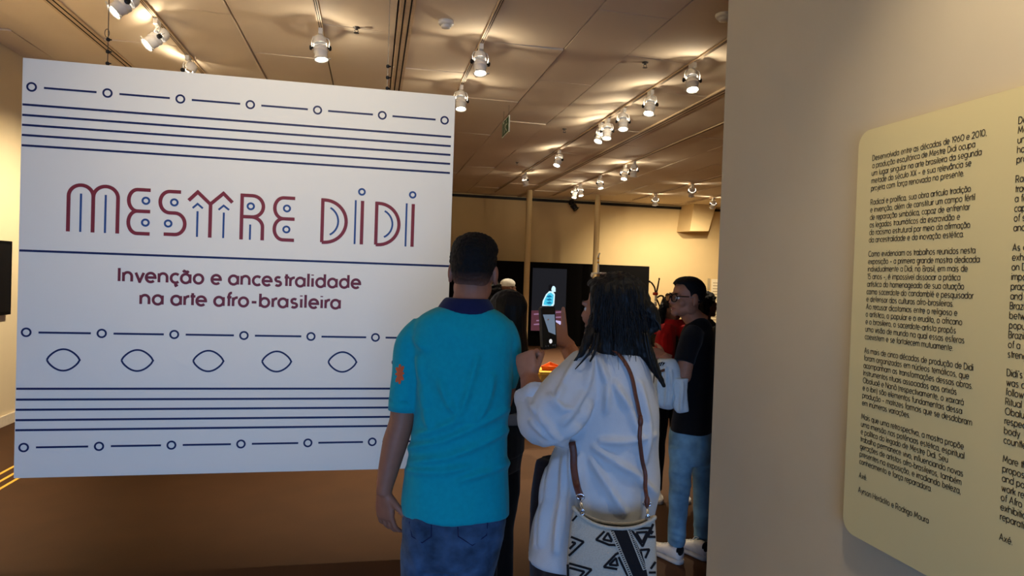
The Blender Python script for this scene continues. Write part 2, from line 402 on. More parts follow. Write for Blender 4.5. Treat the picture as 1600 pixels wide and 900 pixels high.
# hanging exit sign, edge on to the camera
sx = 1.50
q = [atX(*p, sx) for p in ((786.2, 191.5), (796.2, 179.2), (795.6, 205.3), (784.3, 217.2))]
ya, yb = (q[0].y+q[3].y)/2, (q[1].y+q[2].y)/2
zt, zb = (q[0].z+q[1].z)/2, (q[2].z+q[3].z)/2
ylo, yhi = min(ya, yb), max(ya, yb)
r = thing('exit_sign', (sx, ylo, zb), 'small hanging green exit sign with a white running figure', 'sign')
b = MB(); b.box((sx-0.006, ylo, zb), (sx+0.006, yhi, zt)); b.build('plate', M['signwhite'], r)
b = MB(); b.box((sx-0.008, ylo+0.012, zb+0.012), (sx+0.008, yhi-0.012, zt-0.012)); b.build('green_face', M['green'], r)
W, Hh = yhi-ylo, zt-zb
for sg in (-1, 1):
    b = MB(); xx = sx+sg*0.009
    def sy(u): return yhi-u*W
    def strip(pts, wd):
        for (u0, v0), (u1, v1) in zip(pts[:-1], pts[1:]):
            p0 = V((xx, sy(u0), zb+v0*Hh)); p1 = V((xx, sy(u1), zb+v1*Hh)); t = (p1-p0).normalized(); n = V((0, -t.z, t.y))*wd/2
            b.add([p0-n, p1-n, p1+n, p0+n], [(0, 1, 2, 3)])
    strip([(0.13, 0.15), (0.13, 0.85), (0.36, 0.85), (0.36, 0.15)], 0.016)
    cc = (0.66, 0.78); b.add([V((xx, sy(cc[0])+0.018*math.cos(a*pi/6), zb+cc[1]*Hh+0.018*math.sin(a*pi/6))) for a in range(12)], [tuple(range(12))])
    strip([(0.62, 0.66), (0.56, 0.42)], 0.032); strip([(0.56, 0.42), (0.66, 0.28), (0.78, 0.14)], 0.018); strip([(0.56, 0.42), (0.50, 0.22), (0.44, 0.20)], 0.018)
    strip([(0.62, 0.64), (0.74, 0.54), (0.82, 0.60)], 0.012); strip([(0.62, 0.64), (0.48, 0.58), (0.44, 0.46)], 0.012)
    b.build('pictogram', M['signwhite'], r)
for yy in (ylo+0.05, yhi-0.05):
    b = MB(); b.tube([(sx, yy, zt), (sx, yy, CEIL)], 0.002, 6); b.build('hanger', M['steel'], r)

# ------------------------------------------------------------------ monoline lettering
def arc(cx, cy, rx, ry, a0, a1, n=12):
    return [(cx+rx*math.cos(math.radians(a0+(a1-a0)*i/n)), cy+ry*math.sin(math.radians(a0+(a1-a0)*i/n))) for i in range(n+1)]
def circ(cx, cy, r, n=18, ry=None): return arc(cx, cy, r, ry or r, 0, 360, n)
R_ = 0.46
def bowl(cx=R_): return arc(cx, 0.5, R_, 0.5, 0, 360, 18)
DOT = lambda x, y: [(x-0.01, y-0.06), (x-0.01, y+0.06)]
G = {
 'a': (0.92, [bowl(), [(0.92, 0), (0.92, 1)]]), 'b': (0.92, [bowl(), [(0, 0), (0, 1.5)]]),
 'c': (0.80, [arc(R_, 0.5, R_, 0.5, 48, 312)]), 'd': (0.92, [bowl(), [(0.92, 0), (0.92, 1.5)]]),
 'e': (0.90, [[(0.02, 0.5)]+arc(R_, 0.5, R_, 0.5, 0, 315, 16)]), 'f': (0.50, [[(0.2, 0), (0.2, 1.2)]+arc(0.46, 1.2, 0.26, 0.3, 180, 80, 6), [(0, 1), (0.46, 1)]]),
 'g': (0.92, [bowl(), [(0.92, 1), (0.92, -0.1)]+arc(0.5, -0.1, 0.42, 0.36, 0, -145, 8)]), 'h': (0.82, [[(0, 0), (0, 1.5)], arc(0.41, 0.56, 0.41, 0.44, 180, 0)+[(0.82, 0)]]),
 'i': (0.06, [[(0.03, 0), (0.03, 1)], DOT(0.03, 1.36)]), 'j': (0.2, [[(0.2, 1), (0.2, -0.15)]+arc(-0.05, -0.15, 0.25, 0.28, 0, -90, 5), DOT(0.2, 1.36)]),
 'k': (0.75, [[(0, 0), (0, 1.5)], [(0.68, 1), (0.03, 0.45)], [(0.25, 0.62), (0.75, 0)]]), 'l': (0.06, [[(0.03, 0), (0.03, 1.5)]]),
 'm': (1.36, [[(0, 0), (0, 1)], arc(0.34, 0.62, 0.34, 0.38, 180, 0)+[(0.68, 0)], arc(1.02, 0.62, 0.34, 0.38, 180, 0)+[(1.36, 0)]]),
 'n': (0.82, [[(0, 0), (0, 1)], arc(0.41, 0.56, 0.41, 0.44, 180, 0)+[(0.82, 0)]]), 'o': (0.92, [bowl()]),
 'p': (0.92, [bowl(), [(0, 1), (0, -0.46)]]), 'q': (0.92, [bowl(), [(0.92, 1), (0.92, -0.46)]]),
 'r': (0.48, [[(0, 0), (0, 1)], arc(0.44, 0.54, 0.44, 0.45, 180, 85, 7)]),
 's': (0.68, [arc(0.35, 0.74, 0.28, 0.25, 40, 270, 9)[:-1]+arc(0.34, 0.25, 0.31, 0.25, 90, -145, 9)]),
 't': (0.5, [[(0.22, 1.36), (0.22, 0)], [(0, 1), (0.5, 1)]]), 'u': (0.82, [[(0, 1)]+arc(0.41, 0.44, 0.41, 0.44, 180, 360), [(0.82, 1), (0.82, 0)]]),
 'v': (0.80, [[(0, 1), (0.4, 0), (0.8, 1)]]), 'w': (1.2, [[(0, 1), (0.32, 0), (0.6, 0.9), (0.88, 0), (1.2, 1)]]),
 'x': (0.76, [[(0, 1), (0.76, 0)], [(0, 0), (0.76, 1)]]), 'y': (0.8, [[(0, 1), (0.42, 0.02)], [(0.8, 1), (0.2, -0.46)]]),
 'z': (0.7, [[(0, 1), (0.7, 1), (0, 0), (0.7, 0)]]),
 'A': (1.1, [[(0, 0), (0.55, 1.45), (1.1, 0)], [(0.2, 0.48), (0.9, 0.48)]]), 'B': (0.85, [[(0, 0), (0, 1.45), (0.42, 1.45)]+arc(0.42, 1.09, 0.36, 0.36, 90, -90)+[(0, 0.73), (0.42, 0.73)]+arc(0.42, 0.365, 0.42, 0.365, 90, -90)+[(0, 0)]]),
 'C': (1.15, [arc(0.7, 0.725, 0.7, 0.725, 48, 312, 16)]), 'D': (1.05, [[(0, 0), (0, 1.45), (0.35, 1.45)]+arc(0.35, 0.725, 0.7, 0.725, 90, -90)+[(0, 0)]]),
 'H': (1.0, [[(0, 0), (0, 1.45)], [(1, 0), (1, 1.45)], [(0, 0.73), (1, 0.73)]]), 'I': (0.06, [[(0.03, 0), (0.03, 1.45)]]),
 'M': (1.3, [[(0, 0), (0.16, 1.45), (0.65, 0.35), (1.14, 1.45), (1.3, 0)]]), 'N': (1.05, [[(0, 0), (0, 1.45), (1.05, 0), (1.05, 1.45)]]),
 'O': (1.44, [arc(0.72, 0.725, 0.72, 0.725, 0, 360, 20)]), 'R': (0.88, [[(0, 0), (0, 1.45), (0.42, 1.45)]+arc(0.42, 1.06, 0.4, 0.39, 90, -90)+[(0, 0.67)], [(0.4, 0.67), (0.88, 0)]]),
 'S': (0.9, [arc(0.45, 1.08, 0.38, 0.36, 35, 270, 9)[:-1]+arc(0.43, 0.36, 0.43, 0.36, 90, -150, 9)]), 'X': (1.0, [[(0, 1.45), (1.0, 0)], [(0, 0), (1.0, 1.45)]]),
 '0': (1.1, [arc(0.55, 0.725, 0.55, 0.725, 0, 360, 18)]), '1': (0.3, [[(0, 1.2), (0.28, 1.45), (0.28, 0)]]),
 '2': (0.85, [arc(0.42, 1.03, 0.41, 0.42, 165, -35, 9)+[(0, 0), (0.86, 0)]]), '5': (0.85, [[(0.8, 1.45), (0.2, 1.45), (0.08, 0.8)]+arc(0.38, 0.46, 0.45, 0.46, 115, -150, 10)]),
 '6': (0.92, [arc(0.46, 0.46, 0.46, 0.46, 0, 360, 16), [(0.03, 0.6), (0.58, 1.45)]]), '9': (0.92, [arc(0.46, 0.99, 0.46, 0.46, 0, 360, 16), [(0.89, 0.85), (0.34, 0)]]),
 '.': (0.1, [DOT(0.05, 0.06)]), ',': (0.12, [[(0.09, 0.12), (0.02, -0.22)]]), '(': (0.3, [arc(0.55, 0.5, 0.52, 1.0, 125, 235, 8)]), ')': (0.3, [arc(-0.25, 0.5, 0.52, 1.0, 55, -55, 8)]),
 '-': (0.5, [[(0, 0.5), (0.5, 0.5)]]), '\u2013': (0.72, [[(0, 0.5), (0.72, 0.5)]]), "'": (0.08, [[(0.05, 1.5), (0.03, 1.2)]]),
}
ACC = {'á': 'a/', 'é': 'e/', 'í': 'i/', 'ó': 'o/', 'ú': 'u/', 'â': 'a^', 'ê': 'e^', 'ô': 'o^', 'ã': 'a~', 'õ': 'o~', 'ç': 'c,'}
def glyph(ch):
    if ch in ACC:
        base, k = ACC[ch]; wd, st = G[base]; m = wd/2
        if base == 'i': st = st[:1]
        ex = {'/': [[(m-0.06, 1.18), (m+0.16, 1.46)]], '^': [[(m-0.22, 1.18), (m, 1.42), (m+0.22, 1.18)]],
              '~': [[(m-0.30, 1.22), (m-0.16, 1.34), (m, 1.28), (m+0.16, 1.22), (m+0.30, 1.36)]], ',': [[(m+0.06, 0.0), (m+0.06, -0.16), (m+0.18, -0.28), (m-0.02, -0.4)]]}[k]
        return wd, st+ex
    return G[ch]
def text_strokes(s, gap=0.30, space=0.62):
    x = 0; out = []
    for ch in s:
        if ch == ' ': x += space; continue
        wd, st = glyph(ch)
        if ch in 'tf': x -= gap*0.1
        for pl in st: out.append([(px+x, py) for px, py in pl])
        gap_ = gap*(0.35 if ch in 'rtf' else 0.6 if ch in 'cçvyk' else 1.0); x += wd+gap_
    return x-gap, out
lay = [0.0]
def ribbon(b, pts, wd, f, mi=0):
    """flat ribbon along 2-D pts, cut into separate strokes at sharp corners; f maps (x, y) to space"""
    pts = [p for i, p in enumerate(pts) if i == 0 or abs(p[0]-pts[i-1][0])+abs(p[1]-pts[i-1][1]) > 1e-7]
    cuts = [0]
    for i in range(1, len(pts)-1):
        a = math.atan2(pts[i][1]-pts[i-1][1], pts[i][0]-pts[i-1][0]); c = math.atan2(pts[i+1][1]-pts[i][1], pts[i+1][0]-pts[i][0])
        if abs((c-a+pi) % (2*pi)-pi) > 0.9: cuts.append(i)
    cuts.append(len(pts)-1)
    if len(cuts) == 2: return ribbon1(b, pts, wd, f, mi)
    for n, (i, j) in enumerate(zip(cuts[:-1], cuts[1:])):
        q = list(pts[i:j+1]); e = wd*0.42
        if n > 0: l = math.hypot(q[0][0]-q[1][0], q[0][1]-q[1][1]); q.insert(0, (q[0][0]+(q[0][0]-q[1][0])/l*e, q[0][1]+(q[0][1]-q[1][1])/l*e))
        if n < len(cuts)-2: l = math.hypot(q[-1][0]-q[-2][0], q[-1][1]-q[-2][1]); q.append((q[-1][0]+(q[-1][0]-q[-2][0])/l*e, q[-1][1]+(q[-1][1]-q[-2][1])/l*e))
        ribbon1(b, q, wd, f, mi)
def ribbon1(b, pts, wd, f, mi=0):
    lay[0] = (lay[0]+4e-5) % 6e-4
    pts = [p for i, p in enumerate(pts) if i == 0 or abs(p[0]-pts[i-1][0])+abs(p[1]-pts[i-1][1]) > 1e-7]
    closed = len(pts) > 3 and abs(pts[0][0]-pts[-1][0])+abs(pts[0][1]-pts[-1][1]) < 1e-6
    P = [V((p[0], p[1], 0)) for p in pts]
    if closed: P = P[:-1]
    n = len(P); L = []; Rr = []
    for i in range(n):
        a = P[i-1] if (i > 0 or closed) else None
        c = P[(i+1) % n] if (i < n-1 or closed) else None
        d1 = (P[i]-a).normalized() if a is not None else (c-P[i]).normalized()
        d2 = (c-P[i]).normalized() if c is not None else d1
        t = (d1+d2)
        t = t.normalized() if t.length > 1e-6 else d1
        nn = V((-t.y, t.x, 0)); k = max(0.35, nn.dot(V((-d1.y, d1.x, 0))))
        L.append(P[i]+nn*(wd/2/k)); Rr.append(P[i]-nn*(wd/2/k))
    vs_ = [f(p.x, p.y) for p in L]+[f(p.x, p.y) for p in Rr]
    fs = [(i, (i+1) % n, n+(i+1) % n, n+i) for i in range(n if closed else n-1)]
    b.add(vs_, fs, mi)

# ------------------------------------------------------------------ hanging title panel
PY = 4.0
px0, px1, pz0, pz1 = -1.826, 0.452, 0.444, 2.661
pr = thing('title_panel', ((px0+px1)/2, PY, pz0), 'large white exhibition title panel hung on cables, with blue line drawings and maroon lettering', 'panel')
b = MB(); b.box((px0, PY, pz0), (px1, PY+0.035, pz1)); b.build('board', M['panel'], pr, bevel=0.002)
fp = lambda x, z: V((x, PY-0.0008-lay[0], z))
for z in (2.417, 2.3625, 2.3105, 2.2575, 2.2035, 1.651, 0.920, 0.8625, 0.8085, 0.7535, 0.700):
    b = MB(); ribbon(b, [(px0+0.004, z), (0.4335 if z != 1.651 else px1-0.004, z)], 0.0115, fp); b.build('rule_line', M['navy'], pr)
S = 0.36217; xc = -1.781
for z in (2.5117, 1.2195, 0.6072):
    b = MB()
    for i in range(7):
        ribbon(b, circ(xc+i*S, z, 0.0205, 28), 0.0095, fp)
        if i < 6: ribbon(b, [(xc+i*S+0.058, z), (xc+(i+1)*S-0.053, z)], 0.0105, fp)
    b.build('circle_border', M['navy'], pr)
for i in range(6):
    b = MB(); cx = xc+(i+0.5)*S-0.002; cz = 1.0745; hw, hh = 0.079, 0.0575
    u = [(cx-hw, cz)]+[(cx+hw*(-1+2*k/20), cz+hh*math.sin(pi*k/20)**0.72) for k in range(1, 20)]+[(cx+hw, cz)]
    l = [(x, 2*cz-z) for x, z in reversed(u)]
    ribbon(b, u+l[1:], 0.0095, fp); b.build('eye_shape', M['navy'], pr)
def c3(x, y): p = atY(x/3.215, 260+y/3.215, PY); return (p.x, p.z)
def c4(x, y): p = atY(340+x/3.215, 260+y/3.215, PY); return (p.x, p.z)
red, blu = MB(), MB()
RW, BW = 0.0190, 0.0105
bot, capt = 1.7525, 2.025   # baseline and arch height (checked against the traced ends)
def X3(x, y): return c3(x, y)[0]
def X4(x, y): return c4(x, y)[0]
zb_M = c3(466, 332)[1]; zt_M = c3(405, 94)[1]
m0, m1, m2 = X3(341, 327), X3(465, 332), X3(589, 338)
rr = (m1-m0)/2
for xa, xb in ((m0, m1), (m1, m2)):
    r2 = (xb-xa)/2
    ribbon(red, [(xa, zb_M)]+arc((xa+xb)/2, zt_M-r2, r2, r2, 180, 0, 18)+[(xb, zb_M)], RW, fp)
    ribbon(blu, [((xa+xb)/2, zb_M), ((xa+xb)/2, zt_M-0.045)], BW, fp)
def epsilon(f, xr, xmid, xl, zt_, zm, zl, cxs):
    for z0, z1 in ((zt_, zm), (zm, zl)):
        cz = (z0+z1)/2; ry = (z0-z1)/2
        ribbon(red, [(xr, z0)]+arc(xmid, cz, xmid-xl, ry, 90, 270, 16)+[(xr, z1)], RW, fp)
        ribbon(blu, circ(cxs, cz, 0.0168, 24), BW, fp)
z_t, z_m, z_b = c3(720, 118)[1], c3(720, 226)[1], c3(720, 338)[1]
epsilon(None, X3(755, 225), X3(690, 225), X3(646, 225), z_t, z_m, z_b, X3(732, 225))
# S
z_t, z_m, z_b = c3(870, 127)[1], c3(868, 234)[1], c3(870, 342)[1]
sl, sr = X3(804, 230), X3(930, 230); s1, s2 = X3(852, 230), X3(880, 230)
ribbon(red, [(X3(910, 127), z_t)]+arc(s1, (z_t+z_m)/2, s1-sl, (z_t-z_m)/2, 90, 270, 16)+arc(s2, (z_m+z_b)/2, sr-s2, (z_m-z_b)/2, 90, -90, 16)+[(X3(822, 342), z_b)], RW, fp)
ribbon(blu, circ(X3(876, 176), (z_t+z_m)/2, 0.0168, 24), BW, fp); ribbon(blu, circ(X3(845, 287), (z_m+z_b)/2, 0.0168, 24), BW, fp)
# zigzag T
ribbon(red, [c3(948, 171), c3(994, 129), c3(1057, 190), c3(1123, 136), c3(1168, 182)], RW, fp)
tx = X3(1056, 270); ribbon(red, [(tx, c3(1057, 190)[1]), (tx, c3(1055, 358)[1])], RW, fp)
for q in ((968, 209, 993, 188, 1019, 211, 991, 225, 354), (1098, 218, 1124, 197, 1151, 219, 1123, 232, 360)):
    ribbon(blu, [c3(q[0], q[1]), c3(q[2], q[3]), c3(q[4], q[5])], BW, fp)
    xx = X3(q[6], 290); ribbon(blu, [(xx, c3(q[6], q[7])[1]), (xx, c3(q[6], q[8])[1])], BW, fp)
# R
x0, x1 = X4(121, 250), X4(229, 250); z_t, z_m, z_b = c4(150, 146)[1], c4(150, 253)[1], c4(120, 367)[1]
xm = X4(175, 200)
ribbon(red, [(x0, z_b), (x0, z_t), (xm, z_t)]+arc(xm, (z_t+z_m)/2, x1-xm, (z_t-z_m)/2, 90, -90, 16)+[(x0, z_m)], RW, fp)
ribbon(red, [(xm, z_m)]+arc(xm-0.005, z_m-0.055, x1-xm+0.003, 0.055, 80, 0, 10)+[(x1-0.002, z_b)], RW, fp)
ribbon(blu, circ(X4(167, 197), (z_t+z_m)/2, 0.0168, 24), BW, fp); xx = X4(163, 330); ribbon(blu, [(xx, c4(164, 292)[1]), (xx, z_b)], BW, fp)
z_t, z_m, z_b = c4(350, 159)[1], c4(350, 264)[1], c4(350, 370)[1]
epsilon(None, X4(387, 265), X4(330, 265), X4(286, 265), z_t, z_m, z_b, X4(347, 265))
red.build('title_word', M['maroon'], pr); blu.build('title_inlines', M['blue'], pr)
red, blu = MB(), MB()
for q in ((526, 275, 646, 168, 381, 556, 606, 209, 341), (797, 290, 911, 185, 393, 828, 878, 225, 353)):
    x0, x1 = X4(q[0], q[1]), X4(q[2], q[1]); zt_, zl = c4(q[0], q[3])[1], c4(q[0], q[4])[1]
    ribbon(red, [(x0, zl), (x0, zt_)]+arc(x0+0.012, (zt_+zl)/2, x1-x0-0.012, (zt_-zl)/2, 90, -90, 22)+[(x0, zl)], RW, fp)
    a0 = X4(q[5], q[1]); a1 = X4(q[6], q[1]); z1_, z2_ = c4(q[5], q[7])[1], c4(q[5], q[8])[1]
    b = MB(); ribbon(b, arc(a0-0.03, (z1_+z2_)/2, a1-a0+0.03, (z1_-z2_)/2/0.86, 62, -62, 14), BW, fp); b.build('title_inline', M['blue'], pr)
for q in ((691, 725, 725, 128, 173, 392), (947, 980, 980, 143, 189, 404)):
    zt_, zl = c4(q[1], q[4])[1], c4(q[1], q[5])[1]
    b = MB(); xx = X4(q[0], 285); ribbon(b, [(xx, zt_+0.002), (xx, zl)], BW, fp)
    xx = X4(q[1], 285); ribbon(red, [(xx, zt_), (xx, zl)], RW, fp)
    ribbon(b, circ(X4(q[2], q[3]), c4(q[2], q[3])[1], 0.0165, 24), BW, fp); b.build('title_inline', M['blue'], pr)
red.build('title_word', M['maroon'], pr)
for s, xl, xr, zbase, xh in (('Invenção e ancestralidade', c3(590, 580)[0], c4(719, 617)[0], (c3(610, 581)[1]+c4(690, 617)[1])/2, 0.0555),
                          ('na arte afro-brasileira', c3(700, 697)[0], c4(618, 720)[0], (c3(710, 697)[1]+c4(610, 719)[1])/2, 0.0555)):
    wd, st = text_strokes(s, 0.40, 0.52); k = (xr-xl-0.013)/wd
    x = xl+0.0065
    for word in s.split(' '):
        w1, st = text_strokes(word, 0.40); b = MB()
        for pl in st: ribbon(b, [(x+p[0]*k, zbase+0.006+p[1]*0.0490) for p in pl], 0.0142, fp)
        b.build('subtitle_word', M['maroon2'], pr); x += (w1+0.92)*k
# hanging cables with their grips
for pxs, lab in ((((168, 100), (170, 0)), 'thin steel cable holding the left side of the title panel'), (((605, 138), (611, 0)), 'thin steel cable holding the right side of the title panel')):
    a = atY(*pxs[0], PY+0.017)
    r = thing('hanging_cable', (a.x, PY+0.017, pz1), lab, 'cable', 'panel hanging cables')
    b = MB(); b.tube([(a.x, PY+0.017, pz1), (a.x, PY+0.017, CEIL)], 0.0022, 6); b.build('wire', M['steel'], r)
    for dz in (0.012, 0.075, 0.14):
        b = MB(); b.lathe((a.x, PY+0.017, pz1+dz-0.008), (0, 0, 1), [(0, 0.006), (0.004, 0.010), (0.014, 0.010), (0.018, 0.006)], 10)
        b.tube([(a.x, PY+0.017, pz1+dz), (a.x+0.018, PY+0.017, pz1+dz+0.002)], 0.004, 6)
        b.build('grip', M['lampblack'], r, True)
    if pxs[0][0] < 300:
        b = MB(); b.tube([(a.x+0.011*math.cos(t*pi/8)-0.006, PY+0.017, pz1+0.175+0.022*math.sin(t*pi/8)) for t in range(17)], 0.002, 6); b.build('loop', M['steel'], r)

# ------------------------------------------------------------------ text board on the right partition
BX = 1.60
yl, yr, zl, zt_ = 2.003, 0.84, 0.775, 2.128
r = thing('text_board', (BX, yl, zl), 'cream wall text board with rounded corners and two columns of dark text', 'panel')
def rrect(y0, y1, z0, z1, rad, x):
    out = []
    for cy, cz, a in ((y1-rad, z1-rad, 0), (y0+rad, z1-rad, 90), (y0+rad, z0+rad, 180), (y1-rad, z0+rad, 270)):
        out += [V((x, cy+rad*math.cos(math.radians(a+10*i)), cz+rad*math.sin(math.radians(a+10*i)))) for i in range(10)]
    return out
b = MB(); b.rings([rrect(yr, yl, zl, zt_, 0.05, BX), rrect(yr, yl, zl, zt_, 0.05, BX+0.012)]); b.build('board', M['board'], r)
b = MB(); b.box((BX+0.012, yr+0.12, zl+0.12), (1.64, yl-0.12, zt_-0.12)); b.build('mount', M['board'], r)
ft = lambda x, z: V((BX-0.0006-lay[0], x, z))
LH = 0.02475
PT = [["Desenvolvida entre as décadas de 1960 e 2010,", "a produção escultórica de Mestre Didi ocupa", "um lugar singular na arte brasileira da segunda", "metade do século XX – e sua relevância se", "projeta com força renovada no presente."],
 ["Radical e prolífica, sua obra articula tradição", "e invenção, além de constituir um campo fértil", "de reparação simbólica, capaz de enfrentar", "os legados traumáticos da escravidão e", "do racismo estrutural por meio da afirmação", "da ancestralidade e da inovação estética."],
 ["Como evidenciam os trabalhos reunidos nesta", "exposição – a primeira grande mostra dedicada", "individualmente a Didi, no Brasil, em mais de", "15 anos –, é impossível dissociar a prática", "artística do homenageado de sua atuação", "como sacerdote do candomblé e pesquisador", "e defensor das culturas afro-brasileiras.", "Ao recusar dicotomias entre o religioso e", "o artístico, o popular e o erudito, o africano", "e o brasileiro, o sacerdote-artista propôs", "uma visão de mundo na qual essas esferas", "coexistem e se fortalecem mutuamente."],
 ["As mais de cinco décadas de produção de Didi", "foram organizadas em núcleos temáticos, que", "acompanham as transformações dessas obras.", "Instrumentos rituais associados aos orixás", "Obaluaê e Nanã (respectivamente, o xaxará", "e o ibiri) são elementos fundamentais dessa", "produção – matrizes formais que se desdobram", "em inúmeras variações."],
 ["Mais que uma retrospectiva, a mostra propõe", "uma imersão nas potências estética, espiritual", "e política do legado de Mestre Didi. Seu", "trabalho permanece vivo, influenciando novas", "gerações de artistas afro-brasileiros, também", "presentes na exposição, e irradiando beleza,", "conhecimento e força reparadora."], ["Axé."], [], ["Ayrson Heráclito e Rodrigo Moura"]]
EN = [["Developed", "Mestre", "unique", "half", "project"], ["Radical", "tradition", "a fertile", "capable", "of slavery", "and"],
      ["As evidenced", "exhibition", "on Didi", "impossible", "practice", "and", "Brazilian", "between", "popular", "Brazilian", "of a", "strengthen"],
      ["Didi's", "was organized", "follow", "Ritual", "Obaluaê", "respectively", "body", "countless"], ["More than", "proposes", "and political", "work remains", "of Afro", "exhibition", "reparative"], ["Axé."]]
kk = 0.419/text_strokes(PT[0][0], 0.30, 0.62)[0]
z = 2.022
for para in PT:
    b = MB()
    for line in para:
        wd, st = text_strokes(line, 0.30, 0.62); sx_ = kk
        for pl in st: ribbon(b, [(1.934-p[0]*sx_, z+p[1]*0.0120) for p in pl], 0.0021, ft)
        z -= LH
    if para: b.build('portuguese_paragraph', M['ink'], r)
    z -= LH*0.86 if para else LH*0.1
zs = [2.033, 1.884, 1.710, 1.390, 1.168, 0.967]
for para, z in zip(EN, zs):
    b = MB()
    for i, line in enumerate(para):
        wd, st = text_strokes(line, 0.30, 0.62)
        for pl in st: ribbon(b, [(1.424-p[0]*kk, z-i*LH*1.0+p[1]*0.0120) for p in pl], 0.0021, ft)
    b.build('english_paragraph', M['ink'], r)

# ------------------------------------------------------------------ left wall screen
r = thing('wall_screen', (XL, 6.7, 1.078), 'flat dark screen in a black frame on the left wall', 'screen')
b = MB(); b.box((XL+0.001, 6.05, 1.078), (XL+0.05, 7.28, 1.776)); b.build('frame', M['black'], r, bevel=0.004)
M['screen_off'] = mat('screen_off', (20, 22, 26), 0.15)
b = MB(); b.box((XL+0.05, 6.08, 1.108), (XL+0.052, 7.25, 1.746)); b.build('display', M['screen_off'], r)

# ------------------------------------------------------------------ black partition with the video screen at the far end
b = MB(); b.box((1.2, 15.3, 0), (6.577, 15.6, 1.966))
tag(b.build('display_partition', M['black'], bevel=0.005), 'long low black partition in front of the back wall, behind the round columns', 'partition')
sx0, sx1, sz0, sz1 = 3.655, 4.48, 0.365, 1.825
def emis(name, rgb, st=1.0):
    return mat(name, (10, 10, 10), 0.3, emit=rgb, estr=st*0.68)
E_ = {'bg': emis('video_dark', (30, 31, 36), 1.0), 'floor': emis('video_floor', (92, 52, 62), 1.0), 'floor2': emis('video_floor_light', (150, 110, 140), 1.0), 'blue': emis('video_cyan', (70, 190, 220), 1.3), 'pale': emis('video_pale', (200, 235, 250), 1.3), 'hair': emis('video_hair', (16, 16, 20), 1), 'lav': emis('video_lavender', (190, 180, 225), 1.2)}
r = thing('video_screen', ((sx0+sx1)/2, 15.25, sz0), 'tall lit video screen on the black partition showing a performer in cyan cloth', 'screen')
b = MB(); b.box((sx0-0.03, 15.235, sz0-0.03), (sx1+0.03, 15.2995, sz1+0.03)); b.build('frame', M['black'], r)
yv = 15.232
def vp(x, y): p = atY(x, y, yv); return p.x, p.z
def vpoly(b, pts, dy, mi=0):
    vs_ = [V((max(sx0, min(sx1, vp(*p)[0])), yv-dy, max(sz0, min(sz1, vp(*p)[1])))) for p in pts]
    b.add(vs_, [tuple(range(len(vs_)))], mi)
b = MB(); b.add([(sx0, yv, sz0), (sx1, yv, sz0), (sx1, yv, sz1), (sx0, yv, sz1)], [(0, 1, 2, 3)])
vpoly(b, [(825, 485), (890, 485), (890, 530), (825, 530)], 0.001, 1)
for yy, x0_, x1_ in ((490, 834, 846), (495, 866, 884), (500, 838, 850), (487, 868, 880), (506, 834, 844), (512, 868, 878)):
    vpoly(b, [(x0_, yy), (x1_, yy-1), (x1_, yy+1.6), (x0_, yy+2)], 0.002, 2)
vpoly(b, [(866, 500), (884, 503), (884, 520), (880, 518)], 0.003, 6)
vpoly(b, [(847, 478), (848, 470), (853, 460), (858, 455), (864, 455), (867, 460), (866, 475), (863, 481), (858, 478)], 0.003, 4)
vpoly(b, [(849, 476), (851, 468), (856, 459), (861, 457), (865, 461), (864, 474), (860, 478)], 0.004, 3)
for yy in (463, 468, 473): vpoly(b, [(853, yy), (859, yy-2), (863, yy+1), (857, yy+2)], 0.0045, 7)
vpoly(b, [(861, 481), (866, 482), (868, 490), (867, 500), (862, 501)], 0.003, 3)
vpoly(b, [(861, 453), (861, 449), (863, 447), (866, 447), (868, 450), (868, 456), (864, 456)], 0.004, 4)
vpoly(b, [(857, 453), (857, 446), (861, 444), (864, 446), (862, 450), (861, 454)], 0.005, 5)
b.build('picture', [E_['bg'], E_['floor'], E_['floor2'], E_['blue'], E_['pale'], E_['hair'], E_['lav'], emis('video_blue', (24, 120, 170), 1.0)], r)

# ------------------------------------------------------------------ small text panels on the bright end of the back wall
M['label'] = mat('label_paper', (238, 226, 196), 0.7); M['labelink'] = mat('label_ink', (176, 160, 128), 0.7)
r = thing('wall_label', tuple(atY(1117, 520, 16.29)), 'pale wall text panel with grey lines at the bright right end of the back wall', 'label')
p0, p1 = atY(1112, 436, 16.29), atY(1128, 520, 16.29)
b = MB(); b.box((p0.x, 16.285, p1.z), (p0.x+0.55, 16.3, p0.z)); b.build('sheet', M['label'], r)
b = MB()
for i in range(14):
    z = p0.z-0.10-i*0.075
    b.box((p0.x+0.04, 16.2845, z-0.012), (p0.x+0.30+0.1*((i*7) % 3)/2, 16.2852, z+0.012))
b.build('text_lines', M['labelink'], r)
p0, p1 = atY(1106, 435, 16.29), atY(1109, 452, 16.29)
b = MB(); b.box((p0.x, 16.28, p1.z), (p1.x, 16.3, p0.z))
tag(b.build('wall_plaque', M['labelink']), 'narrow grey strip on the back wall left of the pale text panel', 'plaque')

